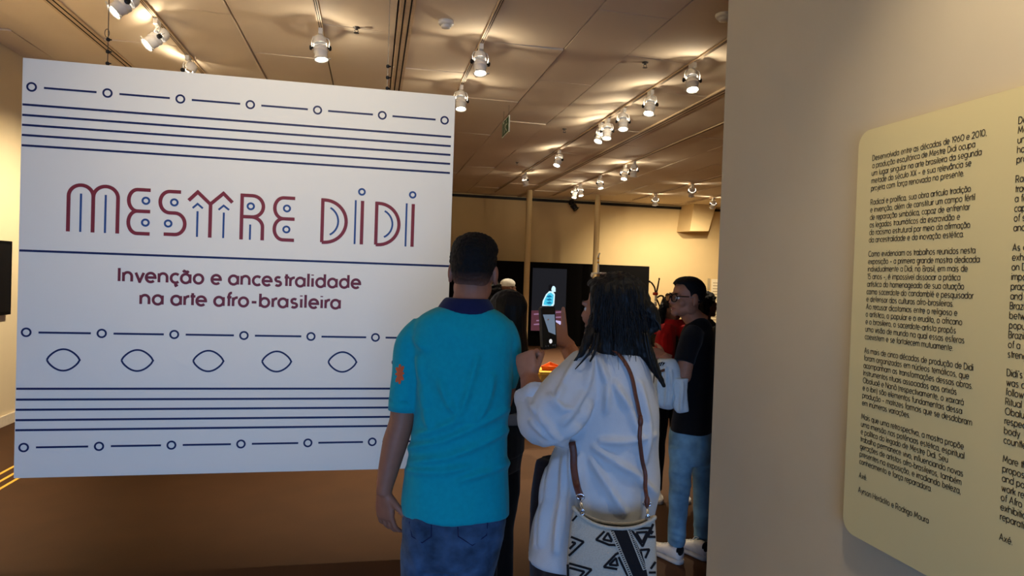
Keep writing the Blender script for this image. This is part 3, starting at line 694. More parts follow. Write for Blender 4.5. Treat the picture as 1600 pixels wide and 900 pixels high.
# ------------------------------------------------------------------ people: tools
def skin(name, rgb): return mat(name, rgb, 0.55, 0.05, 40, 0.05, 300, spec=0.35)
M['skin_a'] = skin('skin_brown', (150, 98, 76)); M['skin_b'] = skin('skin_tan', (176, 118, 90)); M['skin_c'] = skin('skin_dark', (104, 68, 50)); M['skin_d'] = skin('skin_medium', (164, 112, 86))
M['hair'] = mat('black_hair', (11, 10, 12), 0.6, 0.3, 200, 0.5, 400, spec=0.2)
M['hair_long'] = mat('long_black_hair', (9, 9, 12), 0.5, 0.3, 90, 0.3, 200, spec=0.25, stretch=(1, 1, 0.06))
M['fade'] = mat('faded_stubble', (30, 23, 22), 0.8, 0.25, 500)
M['lip'] = mat('lip', (140, 80, 72), 0.5); M['eye'] = mat('eye_white', (225, 220, 212), 0.3); M['iris'] = mat('iris', (30, 18, 12), 0.2)
def cloth(name, rgb, var=0.05, scale=60, bump=0.15, sheen=0.1): return mat(name, rgb, 0.85, var, scale, bump, 500, spec=0.15, sheen=sheen)
M['polo'] = cloth('teal_polo_knit', (0, 152, 166)); M['navy_knit'] = cloth('navy_collar_knit', (22, 28, 66)); M['orange_print'] = mat('orange_print', (214, 96, 52), 0.7)
M['jeans'] = cloth('blue_denim', (56, 76, 102), 0.75, 11, 0.2); M['jeans_light'] = cloth('light_blue_denim', (108, 150, 176), 0.35, 10, 0.2)
M['linen'] = cloth('white_linen', (188, 192, 198), 0.02, 40, 0.2); M['brown_cloth'] = cloth('dark_brown_cloth', (44, 32, 32), 0.1)
M['black_cloth'] = cloth('black_cloth', (14, 14, 18), 0.1); M['grey_belt'] = cloth('grey_belt', (110, 108, 108)); M['olive'] = cloth('olive_cloth', (70, 66, 50))
M['red_cloth'] = cloth('red_cloth', (156, 12, 20), 0.12, 20); M['white_cotton'] = cloth('white_cotton', (232, 230, 222)); M['jacket'] = cloth('pale_jacket', (206, 220, 226), 0.03)
M['leather'] = mat('brown_leather', (92, 52, 40), 0.45, 0.1, 60, 0.1); M['shoe_white'] = mat('white_shoe_leather', (222, 220, 216), 0.45); M['sole'] = mat('shoe_sole', (196, 194, 190), 0.6)
M['shoe_dark'] = mat('dark_shoe', (26, 26, 30), 0.5)

def frame_at(px, py=450):
    d = ray(px, py); v = V((d.x, d.y, 0)).normalized()
    return V((v.y, -v.x, 0)), v          # right, away
def ring(c, e1, e2, a, bb, n=28, ex=2.3):
    out = []
    for j in range(n):
        t = 2*pi*j/n; ct, st = math.cos(t), math.sin(t)
        out.append(c+e1*(a*math.copysign(abs(ct)**(2/ex), ct))+e2*(bb*math.copysign(abs(st)**(2/ex), st)))
    return out
def pxloft(b, rows, D, n=28, ex=2.3, mi=0, top=None, sub=4):
    """closed loft through traced outline rows (py, left px, right px, thickness[, push away]) standing at distance D"""
    R = []
    P = [tuple(r)+(0,)*(5-len(r)) for r in rows]
    PP, _ = crom([V((r[0], r[1], r[2])) for r in P], 0, sub); QQ, _ = crom([V((r[3], r[4], 0)) for r in P], 0, sub)
    for p, q in zip(PP, QQ):
        py, xl, xr, th, off = p.x, p.y, p.z, q.x, q.y
        cx = (xl+xr)/2; c = atD(cx, py, D); e1, e2 = frame_at(cx)
        R.append(ring(c+e2*off, e1, e2, (xr-xl)/2*D/F_PX, th/2, n, ex))
    b.rings(R, True, True, mi)
def pxpath(pts): return [atD(x, y, D) for x, y, D in pts]

def hand(b, wrist, fwd, back, thumb, L=0.185, curl=(0.35, 0.5, 0.4), thumb_curl=0.35, spread=0.10, wr=0.027):
    """palm with five separate bent fingers; back = outward normal of the back of the hand, thumb = side of the thumb"""
    f = V(fwd).normalized(); nb = V(back); nb = (nb-f*nb.dot(f)).normalized(); s = V(thumb); s = (s-f*s.dot(f)-nb*s.dot(nb)).normalized()
    w = V(wrist); k = L/0.185
    rs = []
    for t, wd, th in ((-0.035, 0.025, 0.023), (-0.012, 0.026, 0.021), (0.01, 0.029, 0.019), (0.04, 0.039, 0.017), (0.07, 0.042, 0.0155), (0.092, 0.040, 0.012), (0.1, 0.036, 0.009)):
        rs.append(ring(w+f*(t*k), s, nb, wd*k, th*k, 16, 2.6))
    b.rings(rs)
    for i, (off, ln) in enumerate(((0.030, 0.074), (0.010, 0.083), (-0.011, 0.077), (-0.030, 0.060))):
        d = (f+s*(spread*(1.2-i*0.8))).normalized(); p = w+f*(0.088*k)+s*(off*k); pts = [p-f*0.012*k, p]; seg = (0.46, 0.30, 0.24); a = 0
        for q in range(3):
            a += curl[q]*(1+0.08*i)
            p = p+(d*math.cos(a)-nb*math.sin(a))*(ln*k*seg[q]); pts.append(p)
        r0 = (0.0092 if i < 3 else 0.0082)*k
        b.tube(pts, [r0*1.05, r0*1.02, r0, r0*0.92, r0*0.74], 10); b.ell(pts[-1], (r0*0.75,)*3, n=8, m=6)
    d = (f*0.62+s*0.78).normalized() if thumb_curl < 0.8 else (f*0.85+s*0.22-nb*0.5).normalized(); p = w+f*(0.022*k)+s*(0.022*k)-nb*0.004*k
    pts = [p]; a = 0
    for ln, c in ((0.042, 0.0), (0.034, thumb_curl), (0.027, thumb_curl*0.8)):
        a += c; dd = (d*math.cos(a)+(f*0.75-nb*0.66).normalized()*math.sin(a)).normalized(); p = p+dd*ln*k; pts.append(p)
    b.tube(pts, [0.0145*k, 0.0125*k, 0.0105*k, 0.0082*k], 10); b.ell(pts[-1], (0.0083*k,)*3, n=8, m=6)
def basis_of(face, tilt=0.0, pitch=0.0):
    """head axes: x right side, y face forward, z up"""
    y = V(face); y.z = 0; y.normalize(); x = V((y.y, -y.x, 0)); z = V((0, 0, 1))
    R = Matrix.Rotation(tilt, 3, y) @ Matrix.Rotation(pitch, 3, x)
    return R @ x, R @ y, R @ z
def head(b, base, face, h=0.225, tilt=0.0, pitch=0.0, neck=None, nr=0.056):
    """adds skull, jaw, nose, brows, lips, ears and neck; base = point under the chin on the head axis; returns a placing function"""
    x, y, z = basis_of(face, tilt, pitch); k = h/0.225; c0 = V(base)
    L = lambda a, bb, c: c0+x*(a*k)+y*(bb*k)+z*(c*k)
    B = (x, y, z)
    E = lambda p, r, n=18, m=12: b.ell(L(*p), tuple(v*k for v in r), B, n, m)
    E((0, -0.018, 0.142), (0.074, 0.094, 0.083), 22, 16)      # cranium
    E((0, 0.012, 0.095), (0.066, 0.075, 0.070))               # mid face
    E((0, 0.022, 0.055), (0.056, 0.062, 0.050))               # jaw
    E((0, 0.068, 0.024), (0.024, 0.022, 0.020), 12, 10)       # chin
    for sg in (-1, 1):
        E((sg*0.042, 0.052, 0.082), (0.022, 0.024, 0.024), 12, 10)    # cheek
        E((sg*0.028, 0.075, 0.126), (0.026, 0.012, 0.010), 12, 8)     # brow
        E((sg*0.052, 0.0, 0.052), (0.014, 0.040, 0.030), 12, 8)       # jaw corner
        # ear
        E((sg*0.077, -0.012, 0.103), (0.011, 0.020, 0.032), 12, 10)
        E((sg*0.079, -0.004, 0.078), (0.008, 0.011, 0.012), 10, 8)
    b.tube([L(0, 0.080, 0.122), L(0, 0.090, 0.100), L(0, 0.0985, 0.083), L(0, 0.084, 0.073)], [0.009*k, 0.0105*k, 0.0125*k, 0.009*k], 10)
    for sg in (-1, 1): E((sg*0.011, 0.086, 0.077), (0.009, 0.011, 0.008), 10, 8)
    E((0, 0.077, 0.052), (0.022, 0.010, 0.0065), 12, 8); E((0, 0.074, 0.041), (0.019, 0.010, 0.007), 12, 8)
    if neck is not None:
        n = V(neck)
        b.tube([L(0, -0.022, 0.075), L(0, -0.024, 0.03), n+(L(0, -0.02, 0.03)-n)*0.35, n], [nr*0.95*k, nr*k, nr*1.05*k, nr*1.25*k], 18)
    return L, B, k
def face_bits(L, B, k, parent, brow='hair'):
    for sg in (-1, 1):
        m = MB(); m.ell(L(sg*0.030, 0.0685, 0.108), (0.0125*k, 0.0095*k, 0.0095*k), B, 14, 10); e = m.build('eye', M['eye'], parent, True)
        m = MB(); m.ell(L(sg*0.030, 0.0768, 0.108), (0.0058*k, 0.0025*k, 0.0058*k), B, 12, 8); m.build('iris', M['iris'], e, True)
        m = MB(); m.ctube([L(sg*0.012, 0.087, 0.126), L(sg*0.030, 0.087, 0.132), L(sg*0.048, 0.076, 0.127)], [0.003*k, 0.0042*k, 0.0025*k], 8); m.build('eyebrow', M[brow], parent, True)
    m = MB(); m.ctube([L(-0.022, 0.075, 0.047), L(-0.008, 0.0835, 0.050), L(0, 0.0845, 0.049), L(0.008, 0.0835, 0.050), L(0.022, 0.075, 0.047)], [0.002*k, 0.0038*k, 0.004*k, 0.0038*k, 0.002*k], 8)
    m.ctube([L(-0.019, 0.074, 0.044), L(0, 0.0815, 0.040), L(0.019, 0.074, 0.044)], [0.002*k, 0.0048*k, 0.002*k], 8)
    m.build('lips', M['lip'], parent, True)
def fuzz(amp, sc=60.0, seed=0.0):
    return lambda co, n: amp*noise.noise(V((co.x*sc+seed, co.y*sc, co.z*sc)))
def folds(lines, amp, width, base=0.0, bs=9.0, stretch=(1, 1, 1)):
    """cloth folds: each line is a pixel polyline on the garment, raised into a soft ridge"""
    segs = [(a, c2) for l in lines for a, c2 in zip(l[:-1], l[1:])]
    def f(co, n):
        x, y = to_px(co); d = 0.0
        for (ax, ay), (bx, by) in segs:
            vx, vy = bx-ax, by-ay; t = max(0, min(1, ((x-ax)*vx+(y-ay)*vy)/(vx*vx+vy*vy)))
            q = ((x-ax-vx*t)**2+(y-ay-vy*t)**2)/(width*width)
            if q < 9: d = max(d, math.exp(-q)*(0.35+0.65*math.sin(pi*min(1, max(0, 0.12+t*0.76)))))
        return amp*d+base*noise.noise(V((co.x*bs*stretch[0], co.y*bs*stretch[1], co.z*bs*stretch[2])))
    return f
def shoe(parent, heel, fwd, material, L=0.27, laces=True, name='shoe', tabm=None):
    f = V(fwd); f.z = 0; f.normalize(); s = V((f.y, -f.x, 0)); h = V(heel); k = L/0.27; up = V((0, 0, 1))
    b = MB(); rs = []
    for t, wd, zt__ in ((0.0, 0.028, 0.085), (0.012, 0.034, 0.098), (0.05, 0.037, 0.100), (0.09, 0.038, 0.088), (0.14, 0.042, 0.068), (0.19, 0.046, 0.055), (0.235, 0.042, 0.045), (0.26, 0.028, 0.036), (0.268, 0.012, 0.028)):
        c = h+f*(t*k)+up*((zt__+0.022)/2*k); rs.append([c+s*(wd*k*math.copysign(abs(math.cos(a))**0.8, math.cos(a)))+up*((zt__-0.022)/2*k*math.copysign(abs(math.sin(a))**0.8, math.sin(a))) for a in [2*pi*j/18 for j in range(18)]])
    b.rings(rs); up_ = b.build(name, material, parent, True)
    b = MB(); rs = []
    for t, wd in ((-0.006, 0.02), (0.004, 0.034), (0.05, 0.040), (0.09, 0.040), (0.14, 0.045), (0.19, 0.049), (0.24, 0.043), (0.266, 0.026), (0.275, 0.010)):
        c = h+f*(t*k)+up*(0.0135*k); rs.append([c+s*(wd*k*math.copysign(abs(math.cos(a))**0.5, math.cos(a)))+up*(0.0135*k*math.copysign(abs(math.sin(a))**0.5, math.sin(a))) for a in [2*pi*j/14 for j in range(14)]])
    b.rings(rs); b.build('sole', M['sole'] if material is not M['shoe_dark'] else M['shoe_dark'], up_, True)
    if laces:
        b = MB()
        for q in range(4):
            t = 0.10+q*0.022; zz = 0.085-q*0.0085
            b.tube([h+f*(t*k)-s*0.020*k+up*(zz-0.004)*k, h+f*(t*k)+up*(zz+0.002)*k, h+f*(t*k)+s*0.020*k+up*(zz-0.004)*k], 0.0032*k, 6)
        b.ctube([h+f*0.10*k+up*0.088*k, h+f*0.085*k+up*0.108*k, h+f*0.075*k+s*0.02*k+up*0.10*k, h+f*0.095*k+s*0.012*k+up*0.087*k], 0.0025*k, 6)
        b.build('laces', M['white_cotton'] if material is not M['shoe_dark'] else M['shoe_dark'], up_)
    if tabm:
        b = MB(); c = h+up*0.075*k; b.ell(c+f*0.006*k, (0.03*k, 0.012*k, 0.03*k), (s, f, up), 14, 10); b.build('heel_tab', tabm, up_, True)
    return up_
UP = V((0, 0, 1))

# ------------------------------------------------------------------ person: man in the teal polo
D = 2.35
e1, e2 = frame_at(720)
foot = atD(718, 1100, D); foot.z = 0
man = thing('person', foot, 'person in a teal polo shirt with navy collar and jeans, seen from behind', 'person')
sh = MB()
pxloft(sh, [(479, 697, 764, 0.12, 0.0), (485, 676, 781, 0.155), (493, 658, 793, 0.18), (504, 648, 802, 0.20), (522, 643, 806, 0.215), (548, 646, 803, 0.225), (600, 651, 799, 0.24), (650, 648, 796, 0.235), (700, 640, 793, 0.235), (750, 632, 793, 0.25), (785, 628, 795, 0.262), (801, 629, 796, 0.262)], D)
sh.ctube(pxpath([(668, 512, 2.36), (648, 538, 2.36), (640, 580, 2.355), (634, 610, 2.35), (631, 640, 2.35)]), [0.062, 0.068, 0.062, 0.056, 0.053], 20)
sh.ctube(pxpath([(778, 512, 2.36), (789, 535, 2.37), (788, 570, 2.41), (780, 610, 2.50)]), [0.058, 0.060, 0.058, 0.055], 20)
polo_f = folds([[(640, 700), (690, 690), (740, 668), (790, 640)], [(645, 722), (700, 715), (750, 695), (792, 672)], [(640, 735), (690, 738), (730, 730)], [(660, 600), (665, 640), (672, 670)], [(745, 560), (735, 600), (722, 640), (700, 670)], [(770, 590), (762, 625), (745, 660)],
                [(655, 560), (662, 600), (668, 630)], [(650, 530), (664, 545)], [(650, 680), (680, 672), (720, 655)], [(720, 750), (770, 735), (793, 722)], [(690, 600), (700, 630), (712, 645)]], 0.015, 6.0, 0.007, 9)
sho = sh.voxel('polo_shirt', M['polo'], man, 0.006, 6, polo_f)
# sleeve hem band, collar, printed mark
b = MB(); p = pxpath([(633, 622, 2.35), (631.5, 641, 2.35)]); b.tube(p, [0.0565, 0.0555], 28); b.build('sleeve_hem', M['polo'], sho, True)
b = MB(); b_rows = [(491, 680, 776, 0.166, 0.0), (486, 682, 774, 0.172, 0.0), (477, 687, 771, 0.160, 0.004), (469, 693, 766, 0.142, 0.006), (466, 697, 763, 0.128, 0.006)]
pxloft(b, b_rows, D, 30, 2.1, sub=3); b.build('collar', M['navy_knit'], man, True)
def bvh_of(o):
    me = o.data; o0 = ORG[o]
    return BVHTree.FromPolygons([v.co+o0 for v in me.vertices], [tuple(p.vertices) for p in me.polygons])
def on_surf(t, x, y, lift=0.0015):
    d = ray(x, y); d.normalize(); h = t.ray_cast(O, d)
    if h[0] is None: return None
    n = h[1] if h[1].dot(d) < 0 else -h[1]
    return h[0]+n*lift, n
tb = bvh_of(sho)
b = MB()
for (xa, ya), (xb, yb) in (((620.5, 574), (630.5, 594)), ((631, 572), (620, 597)), ((626, 569), (625, 600)), ((619, 585), (632, 583))):
    nx, ny = ya-yb, xb-xa; l = math.hypot(nx, ny); nx, ny = nx/l*2.4, ny/l*2.4; prev = None; lay[0] += 2e-4
    for q in range(7):
        x = xa+(xb-xa)*q/6; y = ya+(yb-ya)*q/6; wq = (0.55, 0.95, 1, 0.9, 1, 0.95, 0.55)[q]
        a = on_surf(tb, x+nx*wq, y+ny*wq, 0.003+lay[0]); c = on_surf(tb, x-nx*wq, y-ny*wq, 0.003+lay[0])
        cur = (a[0], c[0]) if a and c else None
        if cur and prev: b.add([prev[0], cur[0], cur[1], prev[1]], [(0, 1, 2, 3)])
        prev = cur
b.build('printed_mark', M['orange_print'], sho)
# jeans
jn = MB()
pxloft(jn, [(770, 640, 786, 0.22), (790, 631, 792, 0.235), (815, 628, 791, 0.24), (845, 629, 785, 0.235), (868, 632, 778, 0.215), (880, 640, 770, 0.18)], D)
jn.ctube(pxpath([(669, 820, 2.35), (665, 860, 2.35), (661, 905, 2.345), (660, 990, 2.33), (661, 1060, 2.36), (662, 1140, 2.36)]), [0.088, 0.088, 0.080, 0.068, 0.064, 0.060], 22)
jn.ctube(pxpath([(746, 820, 2.35), (741, 860, 2.35), (733, 905, 2.35), (731, 990, 2.34), (732, 1060, 2.38), (733, 1140, 2.38)]), [0.088, 0.089, 0.083, 0.070, 0.065, 0.060], 22)
jf = folds([[(640, 815), (655, 835), (662, 860)], [(702, 815), (701, 850), (696, 890)], [(740, 835), (765, 828), (785, 815)], [(730, 850), (755, 845), (780, 838)], [(640, 850), (650, 880), (655, 900)], [(745, 870), (730, 890)], [(650, 812), (680, 820)]], 0.006, 6, 0.006, 10)
jo = jn.voxel('jeans', M['jeans'], man, 0.007, 4, jf)
tb = bvh_of(jo); b = MB()
for pts in ([(715, 818), (716, 838), (738, 852), (760, 836), (762, 815)], [(640, 815), (644, 838), (660, 848), (674, 838), (674, 818)]):
    pp = [on_surf(tb, x, y, 0.001) for x, y in pts]; pp = [q[0] for q in pp if q]
    if len(pp) > 2: b.tube(pp, 0.0018, 6)
b.build('pocket_seams', M['navy_knit'], jo)
# body
bd = MB()
nk = atD(731, 492, D+0.01)
hb = atD(737, 474, D+0.05)
Lh, Bh, kh = head(bd, hb, e2*0.97+e1*0.16, 0.232, 0.03, 0.0, nk, 0.060)
pxloft(bd, [(486, 690, 770, 0.12), (500, 662, 790, 0.16), (530, 656, 796, 0.18), (600, 662, 788, 0.19), (700, 655, 782, 0.19), (790, 648, 780, 0.2), (850, 650, 765, 0.17)], D, 24)
bd.ctube(pxpath([(664, 520, 2.36), (645, 560, 2.355), (633, 610, 2.35), (628, 655, 2.35), (618, 690, 2.35), (608, 730, 2.345), (601.5, 760, 2.34), (600, 772, 2.34)]), [0.045, 0.05, 0.046, 0.043, 0.045, 0.037, 0.029, 0.027], 20)
wr = atD(600.5, 767, 2.34)
hand(bd, wr, -UP+e1*0.07+e2*0.02, -e1*0.62-e2*0.78, e1*0.78-e2*0.5, 0.186, (0.25, 0.42, 0.34), 0.35, 0.10)
bd.ctube(pxpath([(786, 530, 2.37), (788, 590, 2.44), (776, 640, 2.56), (760, 625, 2.66), (742, 610, 2.78)]), [0.045, 0.048, 0.043, 0.038, 0.027], 18)
hand(bd, atD(742, 610, 2.78), e2*0.7+UP*0.4-e1*0.3, e1*0.6+e2*-0.2-UP*0.2, UP, 0.178, (0.5, 0.6, 0.5), 0.4)
for pts in (((670, 850, 2.35), (661, 990, 2.33), (662, 1120, 2.36), (662, 1150, 2.36)), ((742, 850, 2.35), (731, 990, 2.34), (733, 1120, 2.38), (733, 1150, 2.38))):
    bd.ctube(pxpath(pts), [0.06, 0.05, 0.036, 0.036], 14)
bd.voxel('body', M['skin_a'], man, 0.0042, 3)
face_bits(Lh, Bh, kh, man)
for px_ in (662, 733):
    a = atD(px_, 1150, 2.36); a.z = 0
    shoe(man, a-e2*0.06, e2*0.97+e1*(0.16 if px_ > 700 else -0.16), M['shoe_dark'])
# short hair with a faded nape
hr = MB(); k = kh
hr.ell(Lh(0, -0.022, 0.152), (0.080*k, 0.100*k, 0.088*k), Bh, 28, 20)
hr.ell(Lh(0, 0.0, 0.186), (0.080*k, 0.094*k, 0.060*k), Bh, 24, 16)
hr.ell(Lh(0, -0.050, 0.120), (0.071*k, 0.070*k, 0.062*k), Bh, 24, 16); hr.ell(Lh(0, -0.036, 0.080), (0.0645*k, 0.062*k, 0.062*k), Bh, 24, 16)
def cut_front(co, n):
    return 0.0035*noise.noise(co*130)+0.0025*noise.noise(co*60)
M['hair_fade'] = mat('black_hair_fading_to_stubble', (11, 10, 12), 0.65, 0.3, 200, 0.4, 400, spec=0.2)
nt = M['hair_fade'].node_tree; bs = nt.nodes['Principled BSDF']; src = bs.inputs['Base Color'].links[0].from_socket
tc_ = nt.nodes.new('ShaderNodeTexCoord'); sp = nt.nodes.new('ShaderNodeSeparateXYZ'); mr = nt.nodes.new('ShaderNodeMapRange'); mx = nt.nodes.new('ShaderNodeMix'); mx.data_type = 'RGBA'
nt.links.new(tc_.outputs['Object'], sp.inputs[0]); nt.links.new(sp.outputs['Z'], mr.inputs['Value'])
zf = Lh(0, -0.08, 0.062).z; mr.inputs['From Min'].default_value = zf; mr.inputs['From Max'].default_value = zf+0.05
nt.links.new(mr.outputs[0], mx.inputs['Factor']); mx.inputs['A'].default_value = tuple(s2l((104, 68, 54)))+(1,); nt.links.new(src, mx.inputs['B']); nt.links.new(mx.outputs['Result'], bs.inputs['Base Color'])
ho = hr.voxel('hair', M['hair_fade'], man, 0.0045, 2, cut_front)
# open the face: remove hair below the hairline in front
def trim_hair(o, L, B, k, test):
    o0 = ORG[o]; c0 = L(0, 0, 0); bm = bmesh.new(); bm.from_mesh(o.data)
    dead = []
    for v in bm.verts:
        q = v.co+o0-c0; x, y, z = q.dot(B[0])/k, q.dot(B[1])/k, q.dot(B[2])/k
        if test(x, y, z): dead.append(v)
    bmesh.ops.delete(bm, geom=dead, context='VERTS')
    for _ in range(12):
        ed = {}
        for e in bm.edges:
            if len(e.link_faces) == 1:
                ed.setdefault(e.verts[0], []).append(e.verts[1]); ed.setdefault(e.verts[1], []).append(e.verts[0])
        nw = {v: v.co*0.4+sum((q.co for q in l), V())*(0.6/len(l)) for v, l in ed.items()}
        for v, c in nw.items(): v.co = c
    bm.to_mesh(o.data); bm.free(); o.data.update()
trim_hair(ho, Lh, Bh, kh, lambda x, y, z: y > 0.062-0.5*max(0, 0.185-z) and z < 0.185 or z < 0.062+0.35*max(0, y+0.075) or (abs(x) > 0.06 and z < 0.075+0.75*max(0, y+0.055)))

# ------------------------------------------------------------------ person: woman in the white shirt holding up a phone
D = 2.15
e1, e2 = frame_at(950)
foot = atD(940, 1200, D); foot.z = 0
wom = thing('person', foot, 'person with long black hair in a loose white shirt, filming with a raised phone', 'person')
sh = MB()
pxloft(sh, [(541, 928, 985, 0.11, 0.01), (548, 920, 997, 0.15, 0.01), (560, 905, 1008, 0.19), (580, 893, 1018, 0.235), (610, 884, 1024, 0.26), (650, 880, 1028, 0.27), (690, 874, 1030, 0.28), (720, 862, 1030, 0.285), (760, 851, 1027, 0.30), (800, 841, 1022, 0.32), (835, 831, 1016, 0.335), (858, 825, 1010, 0.34), (868, 824, 1006, 0.34)], D, 36)
sh.ctube(pxpath([(925, 575, 2.14), (897, 608, 2.09), (866, 645, 2.05), (846, 655, 2.055), (838, 637, 2.08), (838, 622, 2.10)]), [0.070, 0.088, 0.090, 0.078, 0.062, 0.056], 24)
sh.ctube(pxpath([(990, 575, 2.18), (975, 610, 2.32), (935, 615, 2.42), (908, 590, 2.46)]), [0.068, 0.075, 0.066, 0.056], 20)
wf = folds([[(925, 560), (915, 610), (880, 660)], [(850, 690), (880, 680), (905, 660), (920, 630)], [(840, 640), (850, 665), (880, 690)], [(860, 620), (880, 640), (900, 640)], [(905, 560), (880, 600), (868, 630)], [(930, 700), (960, 720), (1000, 745), (1020, 770)], [(925, 720), (950, 760), (975, 800)], [(870, 720), (858, 780), (845, 850)], [(885, 715), (880, 780), (870, 860)], [(905, 715), (910, 780), (915, 820)],
            [(895, 705), (893, 760), (890, 830)], [(1000, 600), (1012, 660), (1008, 720)], [(960, 600), (985, 640), (1000, 690)], [(860, 735), (850, 790), (838, 850)], [(940, 690), (980, 690), (1020, 680)], [(830, 660), (860, 685), (900, 695)], [(935, 560), (950, 600), (948, 640)], [(826, 625), (840, 650), (862, 672)]], 0.019, 6, 0.012, 8)
sho = sh.voxel('shirt', M['linen'], wom, 0.006, 5, wf)
b = MB(); cu_ = pxpath([(841, 636, 2.085), (836, 618, 2.105), (834.5, 611, 2.115)]); b.tube(cu_, [0.0655, 0.0655, 0.060], 26); b.voxel('rolled_cuff', M['linen'], sho, 0.005, 4, fuzz(0.006, 28))
b = MB(); b.tube(pxpath([(915, 595, 2.45), (905, 587, 2.465)]), [0.062, 0.058], 22); b.build('rolled_cuff', M['linen'], sho, True)
b = MB(); pxloft(b, [(549, 925, 990, 0.15, 0.01), (541, 928, 986, 0.135, 0.01), (536, 932, 982, 0.125, 0.012)], D, 26, sub=3); b.build('collar', M['linen'], sho, True)
shirt_bvh = bvh_of(sho)
tr = MB()
pxloft(tr, [(800, 860, 1005, 0.25), (850, 850, 1005, 0.27), (900, 848, 1003, 0.26), (930, 850, 998, 0.22)], D, 24)
tr.ctube(pxpath([(862, 720, 2.24), (858, 780, 2.26), (866, 860, 2.20), (872, 960, 2.18), (872, 1100, 2.18), (872, 1205, 2.18)]), [0.05, 0.062, 0.088, 0.09, 0.094, 0.10], 22)
tr.ctube(pxpath([(966, 850, 2.15), (962, 960, 2.15), (962, 1100, 2.15), (962, 1205, 2.15)]), [0.09, 0.09, 0.094, 0.10], 22)
tr.voxel('trousers', M['brown_cloth'], wom, 0.008, 4, folds([], 0, 1, 0.008, 12, (2, 2, 0.4)))
bd = MB()
fdir = -e1*0.86+e2*0.51
PHC = atD(856, 512, 2.56)
pw = (e1*math.cos(0.86)+e2*math.sin(0.86)).normalized(); pn = (e1*math.sin(0.86)-e2*math.cos(0.86)).normalized()
pu = (UP-e1*0.085).normalized(); pw = (pw-pu*pw.dot(pu)).normalized(); pn = pu.cross(pw).normalized()
if pn.dot(e2) > 0: pn = -pn
hb = atD(949, 537, D+0.04)
Lh, Bh, kh = head(bd, hb, fdir, 0.222, 0.0, 0.05, atD(955, 556, D), 0.052)
pxloft(bd, [(560, 915, 1000, 0.12), (600, 905, 1005, 0.17), (680, 900, 1005, 0.18), (780, 890, 1000, 0.2), (860, 880, 995, 0.2)], D, 24)
bd.ctube(pxpath([(925, 578, 2.14), (885, 630, 2.07), (850, 655, 2.06), (836, 622, 2.12), (829, 598, 2.19), (826, 590, 2.21)]), [0.05, 0.05, 0.046, 0.045, 0.033, 0.030], 18)
hand(bd, atD(827, 595, 2.20), UP*0.85+e2*0.35-e1*0.22, -e2*0.8-e1*0.5+UP*0.2, e1*0.8-e2*0.5+UP*0.1, 0.182, (1.15, 1.4, 1.0), 1.1, 0.03)
bd.ctube(pxpath([(985, 580, 2.2), (965, 615, 2.36), (918, 592, 2.45)])+[PHC-pu*0.10+pw*0.135-pn*0.024, PHC-pu*0.064+pw*0.110-pn*0.024], [0.05, 0.046, 0.044, 0.033, 0.027], 18)
hand(bd, PHC-pu*0.066+pw*0.112-pn*0.024, pu*0.60-pw*0.80-pn*0.05, -pn+pw*0.15, pu*0.72+pw*0.70, 0.185, (0.03, 0.5, 0.85), 0.1, 0.08)
for pts in (((872, 900, 2.18), (872, 1100, 2.18), (872, 1210, 2.18)), ((962, 900, 2.15), (962, 1100, 2.15), (962, 1215, 2.15))):
    bd.ctube(pxpath(pts), [0.06, 0.045, 0.036], 14)
bd.voxel('body', M['skin_b'], wom, 0.0045, 3)
face_bits(Lh, Bh, kh, wom)
for px_ in (872, 962):
    a = atD(px_, 1200, 2.17); a.z = 0; shoe(wom, a-e2*0.08+e1*0.03, -e1*0.5+e2*0.8, M['shoe_dark'], 0.25)
# hair: cap, back mass, wavy side and loose strands
hr = MB(); k = kh
hr.ell(Lh(0, -0.026, 0.146), (0.088*k, 0.108*k, 0.094*k), Bh, 28, 20)
pxloft(hr, [(434, 932, 975, 0.08, 0.0), (442, 920, 992, 0.15), (456, 915, 1003, 0.19), (480, 918, 1009, 0.19), (508, 922, 1010, 0.17, -0.01), (535, 924, 1006, 0.14, -0.03), (552, 932, 1000, 0.10, -0.05), (562, 944, 988, 0.06, -0.06)], D+0.02, 28)
hr.ctube(pxpath([(996, 515, 2.12), (1005, 540, 2.10), (1015, 560, 2.09), (1028, 585, 2.09), (1039, 606, 2.09)]), [0.03, 0.026, 0.020, 0.014, 0.003], 14)
hr.ctube(pxpath([(1000, 478, 2.14), (1014, 486, 2.13), (1021, 500, 2.13), (1022, 512, 2.13), (1012, 524, 2.13)]), [0.028, 0.026, 0.022, 0.016, 0.006], 12)
hr.ctube(pxpath([(936, 480, 2.14), (925, 515, 2.085), (914, 540, 2.05), (902, 560, 2.05), (892, 572, 2.05)]), [0.014, 0.020, 0.014, 0.006, 0.0015], 12)
ho = hr.voxel('hair', M['hair_long'], wom, 0.005, 3, lambda co, n: 0.006*noise.noise(V((co.x*60, co.y*60, co.z*5)))+0.003*noise.noise(co*70))
trim_hair(ho, Lh, Bh, kh, lambda x, y, z: y > 0.03 and z < 0.185 and z > 0.0 and x < 0.05)
b = MB(); rnd = random.Random(5)
for i in range(120):
    x0 = rnd.uniform(928, 1004); y0 = rnd.uniform(440, 495); dx = (x0-962)*0.10
    pts = []; Dd = 2.03+0.0016*abs(x0-962)
    for q in range(6):
        yy = y0+q*rnd.uniform(11, 18); xx = x0+dx*q*0.6+rnd.uniform(-2, 2)
        pts.append((xx, yy, Dd-0.002*q))
    b.ctube(pxpath(pts), [0.0008, 0.0013, 0.0014, 0.0013, 0.001, 0.0004], 5, 3)
